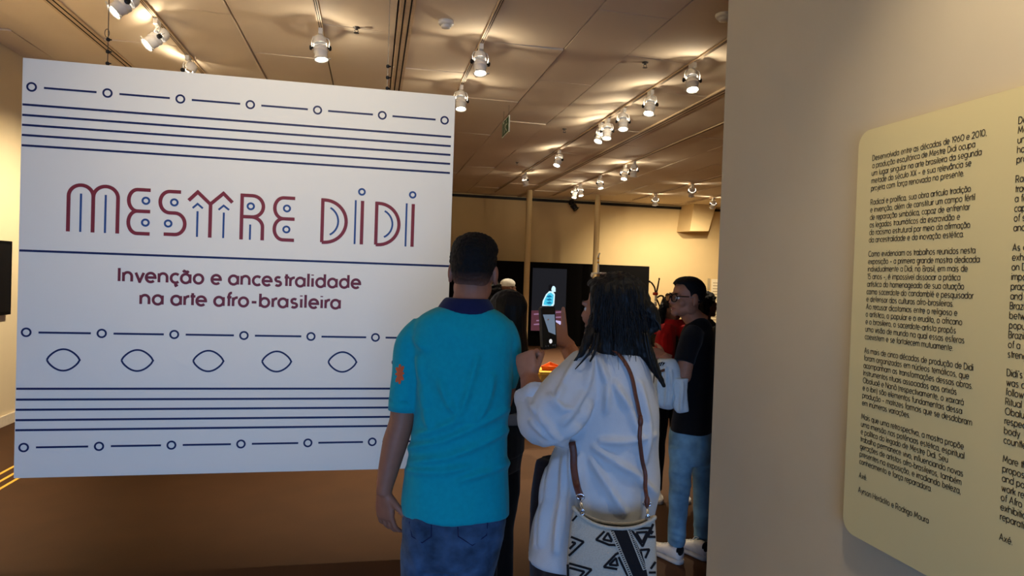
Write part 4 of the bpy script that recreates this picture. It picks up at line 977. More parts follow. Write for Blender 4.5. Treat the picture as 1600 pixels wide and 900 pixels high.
for a in ([(930, 520, 2.03), (925, 545, 2.02), (912, 562, 2.02), (896, 580, 2.03)], [(935, 520, 2.02), (930, 548, 2.01), (922, 565, 2.02)], [(1010, 520, 2.06), (1018, 560, 2.06), (1030, 590, 2.07), (1036, 600, 2.07)], [(1006, 520, 2.05), (1014, 560, 2.05), (1024, 585, 2.06)], [(1020, 495, 2.11), (1029, 506, 2.11), (1032, 516, 2.11)], [(1012, 478, 2.12), (1024, 486, 2.12), (1030, 500, 2.12)]):
    b.ctube(pxpath(a), [0.004, 0.0045, 0.003, 0.0008][:len(a)], 6, 4)
b.build('loose_strands', M['hair_long'], ho, True)

# phone (rests in the raised hand)
ph = thing('smartphone', PHC, 'black smartphone held up upright, its lit screen showing a camera preview', 'phone')
def rbox(b, c, ax, ay, az, hx, hy, hz, r, mi=0):
    out = []
    for z in (-1, 1):
        loop = []
        for sx_, sy_, a0 in ((1, 1, 0), (-1, 1, 90), (-1, -1, 180), (1, -1, 270)):
            for q in range(5):
                a = math.radians(a0+q*22.5); loop.append(V(c)+ax*(sx_*(hx-r)+r*math.cos(a))+ay*(sy_*(hy-r)+r*math.sin(a))+az*(z*hz))
        out.append(loop)
    b.rings(out, True, True, mi)
M['phone'] = mat('phone_case', (36, 36, 38), 0.4); M['glass'] = mat('phone_glass', (8, 8, 10), 0.12)
b = MB(); rbox(b, PHC, pw, pu, pn, 0.038, 0.081, 0.0065, 0.010); b.build('case', M['phone'], ph)
b = MB(); rbox(b, PHC+pn*0.0066, pw, pu, pn, 0.0345, 0.077, 0.0006, 0.008); b.build('glass', M['glass'], ph)
E_['prev'] = emis('preview_light', (120, 138, 160), 0.8); E_['shut'] = emis('preview_white', (235, 235, 235), 1.0); E_['prevd'] = emis('preview_dark', (60, 66, 76), 0.8)
b = MB(); q = PHC+pn*0.0076
b.add([q+pw*a+pu*c for a, c in ((-0.030, 0.052), (0.032, 0.048), (0.032, -0.030), (-0.004, -0.016))], [(0, 1, 2, 3)]); b.build('preview_picture', E_['prev'], ph)
b = MB(); b.add([q+pw*(0.0085*math.cos(a*pi/8)+0.004)+pu*(0.0085*math.sin(a*pi/8)-0.052) for a in range(16)], [tuple(range(16))]); b.build('shutter_button', E_['shut'], ph)
b = MB()
for a in (-0.022, -0.010, 0.016, 0.026): b.add([q+pw*(a+x)+pu*(-0.068+y) for x, y in ((-0.002, -0.002), (0.002, -0.002), (0.002, 0.002), (-0.002, 0.002))], [(0, 1, 2, 3)])
b.build('screen_icons', E_['prevd'], ph)

# ------------------------------------------------------------------ woven shoulder bag
DB = 1.885
M['bagcloth'] = mat('bag_beige_weave', (176, 170, 158), 0.9, 0.08, 260, 0.4, 420); M['bagblack'] = mat('bag_black_weave', (16, 15, 20), 0.9, 0.1, 260, 0.3, 420)
bag = thing('shoulder_bag', atD(955, 1010, DB), 'woven beige and black patterned shoulder bag on a brown leather strap', 'bag')
b = MB(); R = []; rows = [(808, 896, 1022, 0.042), (830, 890, 1024, 0.075), (870, 886, 1025, 0.11), (920, 884, 1025, 0.125), (970, 888, 1020, 0.12), (1005, 900, 1008, 0.10), (1020, 920, 990, 0.07)]
for i, (py, xl, xr, th) in enumerate(rows):
    cx = (xl+xr)/2; c = atD(cx, py, DB); a1, a2 = frame_at(cx); rg = ring(c, a1, a2, (xr-xl)/2*DB/F_PX, th/2, 40, 2.4)
    if i < 2:
        for j in range(40):
            t = math.cos(2*pi*j/40); st = math.sin(2*pi*j/40)
            rg[j] = rg[j]+UP*((0.016*t*t*(1 if t < 0 else 0.5)-0.026*(1-t*t)*(1 if st < 0 else 1.1))*(1 if i == 0 else 0.5))
    R.append(rg)
inner = [[p+(sum(rg, V())/40-p)*0.05-UP*0.0 for p in rg] for rg in R[:4]]
b.rings(R, False, True); b.rings(list(reversed(inner))+[R[0]], True, False)
bo = b.build('pouch', M['bagcloth'], bag, True); bo.data.update()
sb = bo.modifiers.new('s', 'SUBSURF'); sb.levels = 1; sb.render_levels = 1
dg = bpy.context.evaluated_depsgraph_get(); me = bpy.data.meshes.new_from_object(bo.evaluated_get(dg)); bo.modifiers.clear(); bo.data = me
b = MB(); b.tube([p+UP*0.002 for p in R[0]]+[R[0][0]+UP*0.002], 0.0055, 8); b.build('rim', M['bagcloth'], bag, True)
bt = bvh_of(bo)
def bagline(b, pts, wd, closed=False, lift=0.0022):
    """black woven stripe lying on the bag, wd in pixels"""
    if closed: pts = list(pts)+[pts[0]]
    den = []
    for (x0, y0), (x1, y1) in zip(pts[:-1], pts[1:]):
        n = max(1, int(math.hypot(x1-x0, y1-y0)/5))
        den += [(x0+(x1-x0)*i/n, y0+(y1-y0)*i/n, (y0-y1), (x1-x0)) for i in range(n)]
        den.append((x1, y1, (y0-y1), (x1-x0)))
    prev = None
    for x, y, nx, ny in den:
        l = math.hypot(nx, ny) or 1; nx, ny = nx/l*wd*0.68, ny/l*wd*0.68
        a = on_surf(bt, x+nx, y+ny, lift); c = on_surf(bt, x-nx, y-ny, lift)
        cur = (a[0], c[0]) if a and c else None
        if cur and prev and (cur[0]-prev[0]).length > 1e-5: b.add([prev[0], cur[0], cur[1], prev[1]], [(0, 1, 2, 3)])
        prev = cur
Bp = lambda p: (751+p[0]/3.489, 641+p[1]/3.489)
def motif(lines, wd=2.6, name='woven_motif'):
    b = MB()
    for k_, l in enumerate(lines): bagline(b, [Bp(p) for p in l], wd, lift=0.0018+k_*1.5e-4)
    if b.v: b.build(name, M['bagblack'], bo)
motif([[(478, 683), (562, 718), (470, 806)], [(478, 712), (518, 724), (472, 772)]])
motif([[(468, 830), (605, 868), (548, 925), (520, 960)], [(486, 858), (566, 880), (520, 930)], [(478, 840), (482, 960)]])
motif([[(510, 547), (548, 546), (502, 604)]], 2.2); motif([[(550, 560), (575, 585), (628, 622)]], 1.5)
motif([[(722, 646), (690, 646), (630, 706), (700, 734), (752, 736)], [(718, 716), (668, 705), (694, 670), (716, 712)]])
motif([[(772, 768), (736, 786), (672, 854), (745, 866)], [(744, 846), (702, 842), (738, 806), (748, 850)], [(752, 800), (800, 900), (815, 950)]])
motif([[(820, 648), (926, 642), (882, 742), (820, 648)], [(848, 668), (908, 664), (880, 722), (848, 668)]])
motif([[(868, 762), (918, 758), (896, 806)], [(872, 770), (892, 862)]]); motif([[(946, 602), (912, 690), (951, 690)], [(926, 676), (949, 640)]]); motif([[(951, 826), (925, 864)], [(915, 884), (952, 884)]])
b = MB()
for q in range(7):
    t = q/6; bagline(b, [Bp((728+(792-728)*t, 646)), Bp((766+(838-766)*t, 724)), Bp((806+(880-806)*t, 822)), Bp((840+(896-840)*t, 900)), Bp((858+(908-858)*t, 950))], 4.6, lift=0.0022+q*1.5e-4)
b.build('woven_band', M['bagblack'], bo)
for p0, p1 in (((710, 650), (820, 910)), ((806, 646), (892, 868))):
    b = MB(); bagline(b, [Bp(p0), Bp(p1)], 4.2, lift=0.0036); db = b.build('woven_border', M['bagcloth'], bo)
    b = MB(); n = 24
    for i in range(n):
        t = i/n; x = p0[0]+(p1[0]-p0[0])*t; y = p0[1]+(p1[1]-p0[1])*t
        bagline(b, [Bp((x-4, y+2)), Bp((x+7, y-2))], 1.1, lift=0.0044)
    b.build('woven_ticks', M['bagblack'], bo)
# strap: over the shoulder, down the back; the front end comes out under the arm
def strap(path, hw, th, name):
    pts = []
    for p in path:
        pts.append(p)
    P0, _ = crom([V((p[0], p[1], 0)) for p in pts], 0, 5); P = []; last = None
    for q in P0:
        h = on_surf(shirt_bvh, q.x, q.y, 0.009); last = h[0] if h else (last+(atD(q.x, q.y, (last-O).dot(fw))-last) if last is not None else atD(q.x, q.y, 2.0)); P.append(last)
    if len(path[-1]) == 3: P[-4:] = [P[-5].lerp(atD(*path[-1]), (i_+1)/4) for i_ in range(4)]
    for _ in range(3): P = [P[0]]+[(P[i_-1]+P[i_]*2+P[i_+1])/4 for i_ in range(1, len(P)-1)]+[P[-1]]
    pts = P; b = MB(); b.tube(P, [(hw, th)]*len(P), 10, ref=e1); return b.build(name, M['leather'], bag, True), pts
st, _ = strap([(942, 543), (955, 548), (968, 558), (980, 575), (988, 598), (994, 628), (997, 652)], 0.008, 0.003, 'strap')
strap([(997, 650), (999, 690), (1004, 730), (1008, 760), (1011, 783, DB)], 0.006, 0.003, 'strap')
strap([(895, 692), (900, 725), (904, 755), (907, 776, DB+0.01)], 0.0105, 0.003, 'strap')
for x, y in ((997, 660), (1011, 784)):
    h = on_surf(shirt_bvh, x, y, 0.008) if y < 700 else None; c = h[0] if h else atD(x, y, DB)
    b = MB(); b.ell(c, (0.008, 0.007, 0.018), (e1, e2, UP), 12, 10); b.build('strap_knot', M['leather'], bag, True)
for (x, y), (xb, yb) in (((907, 776), (910, 800)), ((1011, 787), (1012, 808))):
    a = atD(x, y, DB+0.008); c = atD(xb, yb, DB-0.02)
    b = MB(); rg_ = [a+e1*0.011*math.cos(t*pi/8)+UP*(0.007*math.sin(t*pi/8)) for t in range(17)]; b.tube(rg_, 0.0022, 6)
    b.tube([a-UP*0.006, (a+c)/2, c], [0.0035, 0.0045, 0.003], 8); b.tube([c+e1*0.005*math.cos(t*pi/6)+UP*0.008*math.sin(t*pi/6) for t in range(13)], 0.002, 6)
    b.build('swivel_clasp', M['chrome'], bag, True)

# ------------------------------------------------------------------ person: boy with glasses, jacket over his arm
D = 3.86
e1, e2 = frame_at(1078)
foot = atZ(1066, 872, 0)
boy = thing('person', foot, 'person with glasses in black tee and light jeans, looking left beside the text wall', 'person')
ts = MB()
pxloft(ts, [(497, 1081, 1103, 0.13, 0.02), (502, 1076, 1108, 0.17, 0.02), (512, 1069, 1113, 0.20, 0.02), (524, 1064, 1116, 0.25), (545, 1060, 1117, 0.27), (580, 1059, 1116, 0.27), (620, 1057, 1114, 0.25), (655, 1050, 1112, 0.26), (673, 1047, 1111, 0.265)], D)
ts.ctube(pxpath([(1086, 518, 3.78), (1078, 535, 3.72), (1072, 555, 3.70), (1069, 567, 3.69)]), [0.052, 0.062, 0.058, 0.057], 20)
ts.voxel('tee_shirt', M['black_cloth'], boy, 0.007, 5, folds([[(1065, 600), (1090, 610), (1110, 605)], [(1060, 640), (1085, 650), (1110, 640)]], 0.006, 5, 0.006, 9))
jn = MB()
pxloft(jn, [(662, 1050, 1110, 0.24), (685, 1046, 1110, 0.25), (705, 1046, 1110, 0.24), (722, 1048, 1108, 0.2)], D)
jn.ctube(pxpath([(1064, 700, 3.82), (1063, 740, 3.80), (1061, 775, 3.80), (1058, 815, 3.84), (1056, 850, 3.86)]), [0.070, 0.064, 0.058, 0.052, 0.050], 20)
jn.ctube(pxpath([(1094, 700, 3.93), (1097, 740, 3.95), (1097, 775, 3.96), (1096, 815, 3.98), (1098, 848, 4.02)]), [0.068, 0.056, 0.050, 0.046, 0.045], 20)
jn.voxel('jeans', M['jeans_light'], boy, 0.007, 4, folds([[(1050, 735), (1075, 745)], [(1050, 752), (1078, 758)], [(1052, 765), (1075, 772)], [(1048, 830), (1068, 836)], [(1048, 842), (1068, 846)], [(1086, 820), (1106, 826)], [(1086, 836), (1108, 842)], [(1080, 690), (1100, 705)]], 0.007, 3.2, 0.006, 12))
bd = MB()
fdir = -e1*0.84-e2*0.54
hb = atD(1070, 496, D+0.0)
Lh, Bh, kh = head(bd, hb, fdir, 0.228, 0.0, 0.03, atD(1092, 506, D+0.02), 0.055)
pxloft(bd, [(505, 1080, 1104, 0.12), (530, 1072, 1108, 0.2), (600, 1070, 1105, 0.2), (680, 1062, 1102, 0.2), (710, 1062, 1100, 0.17)], D, 22)
bd.ctube(pxpath([(1084, 522, 3.78), (1075, 550, 3.70), (1070, 575, 3.69), (1066, 590, 3.69), (1052, 578, 3.70), (1040, 562, 3.72), (1036, 557, 3.73)]), [0.042, 0.043, 0.043, 0.042, 0.040, 0.032, 0.029], 18)
hand(bd, atD(1039, 558, 3.73), -e1*0.85+UP*0.25+e2*0.2, -e2*0.6+UP*0.75, UP*0.5+e2*0.7, 0.182, (0.4, 0.55, 0.4), 0.4, 0.05)
bd.ctube(pxpath([(1090, 525, 3.98), (1072, 580, 4.02), (1050, 575, 3.94), (1036, 560, 3.86)]), [0.045, 0.044, 0.038, 0.028], 16)
hand(bd, atD(1037, 560, 3.86), -e1*0.85+UP*0.3-e2*0.25, e2*0.5+UP*0.7, UP*0.4-e2*0.7, 0.182, (0.4, 0.5, 0.4), 0.4, 0.05)
for pts in (((1064, 700, 3.82), (1061, 775, 3.80), (1056, 850, 3.86), (1055, 868, 3.88)), ((1094, 700, 3.93), (1097, 775, 3.96), (1098, 850, 4.02), (1097, 862, 4.03))):
    bd.ctube(pxpath(pts), [0.05, 0.042, 0.034, 0.034], 14)
bd.voxel('body', M['skin_d'], boy, 0.0045, 3)
face_bits(Lh, Bh, kh, boy)
hr = MB(); k = kh
hr.ell(Lh(0, -0.022, 0.152), (0.0775*k, 0.0975*k, 0.083*k), Bh, 28, 20); hr.ell(Lh(0, -0.005, 0.182), (0.069*k, 0.086*k, 0.052*k), Bh, 24, 16); hr.ell(Lh(0, -0.055, 0.11), (0.064*k, 0.056*k, 0.06*k), Bh, 20, 14)
ho = hr.voxel('hair', M['hair'], boy, 0.0045, 2, fuzz(0.002, 110))
trim_hair(ho, Lh, Bh, kh, lambda x, y, z: (y > 0.052-0.75*max(0, 0.182-z) and z < 0.182) or z < 0.10)
fd = MB(); fd.ell(Lh(0, -0.018, 0.142), (0.0752*k, 0.0945*k, 0.083*k), Bh, 32, 24)
fo = fd.voxel('faded_sides', M['fade'], boy, 0.0045, 2)
trim_hair(fo, Lh, Bh, kh, lambda x, y, z: y > 0.028-0.3*max(0, 0.16-z) or z < 0.085)
M['glasses'] = mat('glasses_frame', (16, 14, 16), 0.25); M['temple'] = mat('glasses_temple', (150, 130, 120), 0.3)
gl = thing('glasses', Lh(0, 0.1, 0.108), 'black framed glasses worn by the person looking left', 'glasses')
b = MB()
for sg in (-1, 1):
    cx_ = sg*0.034
    b.tube([Lh(cx_+0.027*math.copysign(abs(math.cos(a))**0.75, math.cos(a)), 0.099-0.22*(abs(cx_)-0.02)*0.5-0.05*abs(0.027*math.cos(a))*sg*math.copysign(1, math.cos(a)), 0.107+0.021*math.copysign(abs(math.sin(a))**0.75, math.sin(a))) for a in [t*2*pi/24 for t in range(25)]], 0.0028*k, 8)
b.tube([Lh(-0.008, 0.1, 0.112), Lh(0, 0.102, 0.114), Lh(0.008, 0.1, 0.112)], 0.0026*k, 8)
b.build('frame', M['glasses'], gl, True)
for sg in (-1, 1):
    b = MB(); b.tube([Lh(sg*0.061, 0.093, 0.116), Lh(sg*0.074, 0.078, 0.117), Lh(sg*0.079, 0.03, 0.118)], 0.0026*k, 8); b.tube([Lh(sg*0.079, 0.03, 0.118), Lh(sg*0.083, -0.005, 0.117), Lh(sg*0.083, -0.035, 0.100)], 0.0022*k, 8, 1)
    b.build('temple', [M['glasses'], M['temple']], gl, True)
M['lensglass'] = mat('glasses_lens', (230, 235, 240), 0.05)
M['lensglass'].node_tree.nodes['Principled BSDF'].inputs['Transmission Weight'].default_value = 1.0
for sg in (-1, 1):
    b = MB(); b.add([Lh(sg*0.034+0.026*math.copysign(abs(math.cos(a))**0.75, math.cos(a)), 0.0965, 0.107+0.020*math.copysign(abs(math.sin(a))**0.75, math.sin(a))) for a in [t*2*pi/20 for t in range(20)]], [tuple(range(20))])
    b.build('lens', M['lensglass'], gl)
for c, nm in (((1063, 882), 0), ((1103, 876), 1)):
    a = atZ(c[0], c[1], 0)
    shoe(boy, a-e1*0.0, -e1*0.74+e2*0.67, M['shoe_white'], 0.275, tabm=M['black_cloth'])
# jacket draped over the forearm
jk = thing('jacket', atD(1050, 630, 3.66), 'pale jacket with dark lettering and brown stripe, draped over the glasses wearer\'s forearm', 'jacket')
b = MB()
pxloft(b, [(560, 1030, 1054, 0.10), (566, 1026, 1058, 0.15), (578, 1024, 1062, 0.17), (600, 1022, 1064, 0.16), (618, 1021, 1062, 0.15), (632, 1024, 1055, 0.13), (637, 1028, 1050, 0.10)], 3.70, 28)
b.ctube(pxpath([(1062, 592, 3.64), (1064, 612, 3.63), (1066, 630, 3.63), (1067, 644, 3.63)]), [(0.05, 0.03), (0.034, 0.03), (0.034, 0.028), (0.034, 0.024)], 18, ref=None)
jo = b.voxel('cloth', M['jacket'], jk, 0.006, 4, folds([[(1040, 575), (1042, 605), (1040, 632)], [(1048, 580), (1050, 610), (1046, 632)], [(1030, 585), (1030, 615), (1032, 632)], [(1055, 600), (1057, 620), (1056, 640)], [(1066, 600), (1064, 640)]], 0.020, 2.6, 0.006, 12))
jt = bvh_of(jo)
def jline(b, pts, wd):
    pr_ = []
    for x, y in pts:
        h = on_surf(jt, x, y, 0.004)
        if h: pr_.append(h[0])
    if len(pr_) > 1: b.tube(pr_, wd, 6)
b = MB()
for l in ([(1027, 572), (1028.5, 567)], [(1029, 572), (1031, 567), (1032, 571.5)], [(1033, 572), (1034.5, 567)], [(1032.8, 567.6), (1036, 566.6)], [(1036, 571.5), (1037.2, 567), (1039, 567.5), (1037, 569.5)]): jline(b, l, 0.0022)
b.build('lettering', M['black_cloth'], jo)
b = MB()
for q in range(4): jline(b, [(1026, 580+q*0.9), (1032, 579+q*0.9), (1039, 577+q*0.9)], 0.003)
b.build('stripe', M['leather'], jo)

# ------------------------------------------------------------------ people further back
def standing(D, px, top_py, face_ang, label, skinm, topm, legm, hair, shoem=None, H=None, group=None, arms=True, vox=0.008):
    """simple standing figure; face_ang: 0 = facing away, +90 = facing right of the picture, 180 = facing the camera"""
    e1, e2 = frame_at(px); t = atD(px, top_py, D); base = V((t.x, t.y, 0)); H = t.z; k = H/1.70
    a = math.radians(face_ang); f = e2*math.cos(a)+e1*math.sin(a); s = V((f.y, -f.x, 0))
    r = thing('person', base, label, 'person', group)
    Q = lambda x, y, z: base+s*(x*k)+f*(y*k)+UP*(z*k)
    b = MB()
    b.rings([ring(Q(0, y, z), s, f, w_*k, t_*k, 22, 2.3) for z, w_, t_, y in ((0.86, 0.165, 0.115, 0), (0.95, 0.165, 0.115, 0), (1.05, 0.15, 0.105, 0), (1.2, 0.165, 0.115, 0), (1.32, 0.185, 0.115, 0), (1.40, 0.17, 0.09, -0.01), (1.44, 0.10, 0.07, -0.015), (1.465, 0.06, 0.055, -0.015))])
    if arms:
        for sg in (-1, 1): b.ctube([Q(sg*0.16, -0.005, 1.385), Q(sg*0.205, 0.0, 1.30), Q(sg*0.225, 0.0, 1.1), Q(sg*0.225, 0.03, 0.92), Q(sg*0.222, 0.06, 0.84)], [0.055*k, 0.055*k, 0.048*k, 0.042*k, 0.036*k], 14)
    b.voxel('top', topm, r, vox, 3, fuzz(0.004, 12))
    b = MB()
    b.rings([ring(Q(0, 0, z), s, f, w_*k, t_*k, 20, 2.3) for z, w_, t_ in ((0.78, 0.15, 0.10), (0.88, 0.162, 0.112), (0.93, 0.155, 0.105))])
    for sg in (-1, 1): b.ctube([Q(sg*0.08, 0, 0.86), Q(sg*0.085, 0, 0.65), Q(sg*0.088, 0.01, 0.45), Q(sg*0.09, 0, 0.2), Q(sg*0.09, 0, 0.055)], [0.082*k, 0.078*k, 0.062*k, 0.056*k, 0.052*k], 16)
    b.voxel('trousers', legm, r, vox, 3, fuzz(0.004, 12))
    b = MB()
    L, B, kk_ = head(b, Q(0, 0.0, 1.475), f, 0.222*k, 0, 0, Q(0, -0.015, 1.42), 0.052)
    b.rings([ring(Q(0, 0, z), s, f, w_*k, t_*k, 16, 2.3) for z, w_, t_ in ((0.84, 0.13, 0.08), (1.1, 0.12, 0.08), (1.35, 0.14, 0.08), (1.42, 0.06, 0.05))])
    for sg in (-1, 1):
        b.ctube([Q(sg*0.15, -0.005, 1.38), Q(sg*0.205, 0, 1.28), Q(sg*0.225, 0, 1.1), Q(sg*0.225, 0.03, 0.92), Q(sg*0.222, 0.065, 0.80)], [0.04*k, 0.04*k, 0.036*k, 0.034*k, 0.026*k], 12)
        hand(b, Q(sg*0.222, 0.065, 0.81), -UP+f*0.15, s*sg, f, 0.175*k, (0.3, 0.4, 0.3), 0.3)
        b.ctube([Q(sg*0.08, 0, 0.85), Q(sg*0.088, 0.01, 0.45), Q(sg*0.09, 0, 0.06)], [0.06*k, 0.045*k, 0.035*k], 10)
    b.voxel('body', skinm, r, 0.006 if D < 4.5 else 0.008, 2)
    face_bits(L, B, kk_, r)
    for sg in (-1, 1):
        h = Q(sg*0.09, -0.06, 0); h.z = 0; shoe(r, h, f+s*0.12*sg, shoem or M['shoe_dark'], 0.265*k, laces=D < 6)
    if hair: hair(r, L, B, kk_, Q, k)
    return r, L, B, kk_, Q, k
def hair_long(r, L, B, k, Q, kk_):
    h = MB(); h.ell(L(0, -0.026, 0.146), (0.084*k, 0.104*k, 0.090*k), B, 24, 18)
    h.rings([ring(L(0, y, z), B[0], B[1], a*k, c*k, 22, 2.3) for z, y, a, c in ((0.16, -0.035, 0.084, 0.09), (0.10, -0.045, 0.088, 0.075), (0.03, -0.06, 0.088, 0.058), (-0.05, -0.085, 0.088, 0.042), (-0.15, -0.105, 0.086, 0.036), (-0.27, -0.115, 0.075, 0.026), (-0.33, -0.115, 0.05, 0.014))])
    h.voxel('hair', M['hair_long'], r, 0.006, 3, lambda co, n: 0.004*noise.noise(V((co.x*70, co.y*70, co.z*6))))
def hair_curly(r, L, B, k, Q, kk_):
    h = MB(); h.ell(L(0, -0.03, 0.150), (0.098*k, 0.112*k, 0.098*k), B, 24, 18); h.ell(L(0, -0.06, 0.07), (0.092*k, 0.07*k, 0.075*k), B, 20, 14)
    o = h.voxel('hair', M['hair'], r, 0.007, 1, lambda co, n: 0.012*noise.noise(co*45)+0.006*noise.noise(co*95))
    trim_hair(o, L, B, k, lambda x, y, z: (y > 0.04 and z < 0.17) or (y > 0.0 and z < 0.13))
def hair_short(r, L, B, k, Q, kk_):
    h = MB(); h.ell(L(0, -0.022, 0.152), (0.0785*k, 0.0985*k, 0.084*k), B, 24, 18); h.ell(L(0, -0.05, 0.11), (0.066*k, 0.062*k, 0.06*k), B, 18, 12)
    o = h.voxel('hair', M['hair'], r, 0.006, 2, fuzz(0.002, 90)); trim_hair(o, L, B, k, lambda x, y, z: (y > 0.04 and z < 0.17) or (y > -0.03 and z < 0.125) or z < 0.07)
# woman in black between the two people in front
r, L, B, k, Q, kq = standing(3.1, 788, 454, -62, 'person in black with straight long hair, between the teal polo and the white shirt', M['skin_b'], M['black_cloth'], M['black_cloth'], hair_long)
b = MB(); e_1, e_2 = frame_at(790)
b.rings([ring(Q(0, 0, z), e_1, e_2, w_*kq, t_*kq, 30, 2.3) for z, w_, t_ in ((1.035, 0.168, 0.122), (1.04, 0.172, 0.126), (1.085, 0.172, 0.126), (1.09, 0.168, 0.122))]); b.build('belt', M['grey_belt'], r, True)
# person with the red scarf, behind the boy
r, L, B, k, Q, kq = standing(5.0, 1052, 461, 160, 'person with dark hair and a red scarf, mostly hidden behind the person with glasses', M['skin_c'], M['olive'], M['black_cloth'], None, M['shoe_white'])
h = MB(); h.ell(L(0, -0.026, 0.146), (0.088*k, 0.106*k, 0.092*k), B, 24, 18)
for sg in (-1, 1): h.ctube([L(sg*0.075, -0.01, 0.15), L(sg*0.095, 0.0, 0.08), L(sg*0.11, 0.02, 0.0), L(sg*0.11, 0.03, -0.06)], [0.03*k, 0.036*k, 0.034*k, 0.012*k], 12)
o = h.voxel('hair', M['hair'], r, 0.007, 2, fuzz(0.008, 40)); trim_hair(o, L, B, k, lambda x, y, z: y > 0.055 and z < 0.17 and abs(x) < 0.06)
b = MB()
b.rings([ring(Q(0, 0.01, z), B[0], B[1], a*kq, c*kq, 24, 2.2) for z, a, c in ((1.50, 0.075, 0.075), (1.465, 0.10, 0.10), (1.42, 0.155, 0.125), (1.37, 0.18, 0.135))])
b.ctube([Q(0.07, 0.09, 1.44), Q(0.10, 0.135, 1.33), Q(0.105, 0.14, 1.18), Q(0.11, 0.135, 1.02)], [0.06, 0.075, 0.07, 0.06], 16); b.ctube([Q(-0.06, 0.09, 1.44), Q(-0.08, 0.135, 1.33), Q(-0.08, 0.14, 1.18), Q(-0.085, 0.135, 1.06)], [0.05, 0.055, 0.05, 0.045], 16)
b.voxel('scarf', M['red_cloth'], r, 0.007, 3, lambda co, n: 0.006*noise.noise(V((co.x*30, co.y*30, co.z*5))))
# person with tied up locks, at the edge of the text wall
r, L, B, k, Q, kq = standing(5.6, 1106, 458, 60, 'person with dark locks, half hidden between the glasses wearer and the text wall', M['skin_c'], M['black_cloth'], M['black_cloth'], hair_curly)
b = MB(); rnd = random.Random(2)
for i in range(16):
    a = rnd.uniform(-1.2, 1.2); x0 = 0.09*math.sin(a*1.2); y0 = -0.06-0.05*math.cos(a)
    b.ctube([L(x0*0.6, y0*0.8, 0.20), L(x0, y0-0.02, 0.17+rnd.uniform(-0.02, 0.02)), L(x0*1.2, y0-0.03, 0.08), L(x0*1.25, y0-0.02, -0.02+rnd.uniform(-0.03, 0.03))], [0.012*k, 0.012*k, 0.010*k, 0.005*k], 8)
b.build('locks', M['hair'], r, True)
# person with the white cap near the video screen
r, L, B, k, Q, kq = standing(8.2, 796, 437, 70, 'person in a white cap and pale top, far back before the black partition', M['skin_c'], M['white_cotton'], M['black_cloth'], None)
b = MB(); b.ell(L(0, -0.022, 0.178), (0.088*k, 0.104*k, 0.066*k), B, 24, 16); b.ell(L(0, -0.022, 0.148), (0.084*k, 0.103*k, 0.018*k), B, 24, 10)
o = b.voxel('cap', M['white_cotton'], r, 0.007, 2, fuzz(0.002, 80))
# person with dark curls behind the man's ear
standing(6.2, 771, 441, 20, 'person with dark curly hair, a sliver beside the ear of the person in teal', M['skin_c'], M['black_cloth'], M['black_cloth'], hair_curly)

# ------------------------------------------------------------------ exhibits
M['orange'] = mat('orange_plinth', (226, 116, 22), 0.5, 0.05); M['ochre'] = mat('ochre_plinth', (206, 160, 74), 0.6); M['orange_tray'] = mat('orange_tray', (206, 92, 28), 0.5)
M['bundle'] = mat('palm_rib_bundle', (150, 120, 76), 0.8, 0.2, 40, 0.4, 90, stretch=(1, 1, 0.05)); M['snake'] = mat('dark_stem', (56, 36, 26), 0.6); M['redband'] = mat('red_band', (192, 52, 34), 0.6); M['bead'] = mat('white_shell', (238, 232, 218), 0.4)
# orange plinth behind the boy
c = atY(1024, 525, 8.2); zt_ = c.z
pl = thing('plinth', (c.x, 8.2, 0), 'orange display plinth carrying the sculpture with curled stems', 'plinth', None)
b = MB(); b.box((c.x-0.16, 8.02, 0), (c.x+0.20, 8.42, zt_-0.025)); b.build('body', M['orange'], pl, bevel=0.004)
b = MB(); b.box((c.x-0.17, 8.01, zt_-0.025), (c.x+0.21, 8.43, zt_)); b.build('top', M['orange'], pl, bevel=0.004)
sc = thing('sculpture', (c.x, 8.22, zt_), 'upright bundle sculpture with red bands and curled dark stems on the orange plinth', 'sculpture')
b = MB(); b.lathe((c.x-0.005, 8.22, zt_), UP, [(0, 0.055), (0.01, 0.06), (0.05, 0.05), (0.06, 0.035)], 18); b.build('foot', M['redband'], sc, True)
S3 = lambda x, y: V((atY(x, y, 8.22).x, 8.22, atY(x, y, 8.22).z))
b = MB(); b.ctube([S3(1023, 519), S3(1024, 500), S3(1024, 480)], [0.028, 0.036, 0.022], 14); b.ctube([S3(1022, 512), S3(1030, 500), S3(1031, 488)], [0.02, 0.024, 0.012], 10); b.build('bundle', M['bundle'], sc, True)
b = MB()
for y0 in (502, 483, 459): b.lathe(S3(1024 if y0 < 500 else 1025, y0)-UP*0.02, UP, [(0, 0.02), (0.005, 0.034), (0.035, 0.034), (0.04, 0.02)], 14)
b.build('red_band', M['redband'], sc, True)
b = MB(); b.lathe(S3(1024, 476)-UP*0.02, UP, [(0, 0.018), (0.06, 0.018)], 12); b.ctube([S3(1024, 470), S3(1025, 462), S3(1026, 456)], 0.016, 10); b.build('shell_neck', M['bead'], sc, True)
for pts in ([(1024, 458), (1023, 450), (1019, 443), (1015, 440)], [(1026, 456), (1028, 447), (1030, 436)], [(1024, 464), (1029, 474), (1031, 480)], [(1027, 465), (1032, 462), (1037, 464), (1035, 470)], [(1036, 464), (1039, 472), (1036, 482), (1032, 484)]):
    b = MB(); b.ctube([S3(*p) for p in pts], [0.011]*(len(pts)-1)+[0.008], 8); b.ell(S3(*pts[-1]), (0.012, 0.012, 0.016), None, 8, 6); b.build('stem', M['snake'], sc, True)
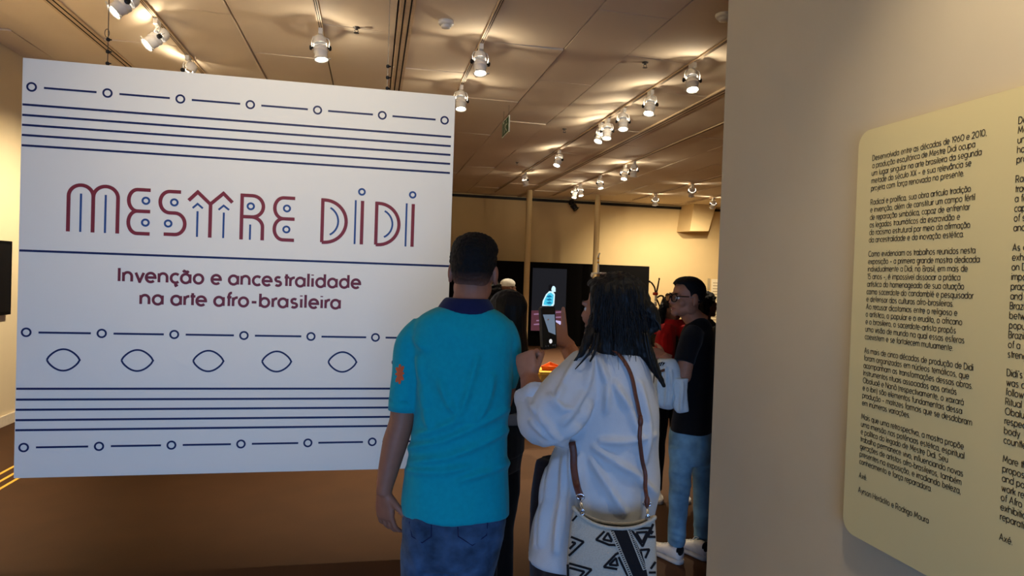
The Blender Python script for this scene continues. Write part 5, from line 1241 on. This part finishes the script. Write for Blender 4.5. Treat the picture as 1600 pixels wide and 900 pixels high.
# tall white sculpture behind the white shirt person
c = atY(935, 427, 8.6)
tl = thing('sculpture', (c.x, 8.6, 0), 'tall slender white staff sculpture with a crossbar and hooked tip, above the black hair', 'sculpture')
S4 = lambda x, y: V((atY(x, y, 8.6).x, 8.6, atY(x, y, 8.6).z))
b = MB(); b.lathe((c.x, 8.6, 0), UP, [(0, 0.2), (0.04, 0.2), (0.045, 0.04), (0.06, 0.03)], 24); b.build('base', M['black'], tl, True)
p = S4(934.5, 428); b = MB(); b.tube([(p.x, 8.6, 0.05), (p.x, 8.6, p.z)], [0.03, 0.022], 14); b.build('shaft', M['bundle'], tl, True)
b = MB(); b.ctube([S4(934.5, 428), S4(934.8, 415), S4(934.8, 404), S4(935.5, 399), S4(937, 396), S4(938, 396)], [0.016, 0.013, 0.012, 0.011, 0.009, 0.005], 10); b.build('hook', M['bead'], tl, True)
b = MB(); b.tube([S4(924, 427), S4(947, 427)], 0.011, 8); b.ell(S4(925, 430), (0.02, 0.02, 0.03), None, 10, 8); b.build('crossbar', M['bead'], tl, True)
b = MB()
for y0 in (404, 410): b.lathe(S4(934.8, y0)-UP*0.012, UP, [(0, 0.014), (0.024, 0.014)], 10)
b.build('bead_ring', M['ochre'], tl)
# triangular orange tray and ochre plinth glimpsed under the phone
c = atY(861, 571, 6.6)
pl = thing('plinth', (c.x, 6.6, 0), 'ochre plinth glimpsed under the raised phone, below the orange triangular tray', 'plinth')
b = MB(); b.box((c.x-0.14, 6.45, 0), (c.x+0.04, 6.8, c.z-0.075)); b.build('body', M['ochre'], pl, bevel=0.003)
b = MB(); b.box((c.x-0.15, 6.44, c.z-0.075), (c.x+0.05, 6.81, c.z-0.045)); b.build('top', M['yellow'], pl, bevel=0.003)
ty = thing('triangular_tray', (c.x, 6.6, c.z-0.045), 'orange triangular tray lying on the ochre plinth', 'tray')
tri = [V((c.x-0.12, 6.55, 0)), V((c.x+0.10, 6.48, 0)), V((c.x+0.07, 6.9, 0))]; cc = sum(tri, V())/3
b = MB()
def trr(s_, z): return [cc+(p-cc)*s_+UP*z for p in tri]
b.rings([trr(0.85, c.z-0.045), trr(1.0, c.z+0.0), trr(0.9, c.z+0.0), trr(0.8, c.z-0.03)]); b.build('tray', M['orange_tray'], ty)
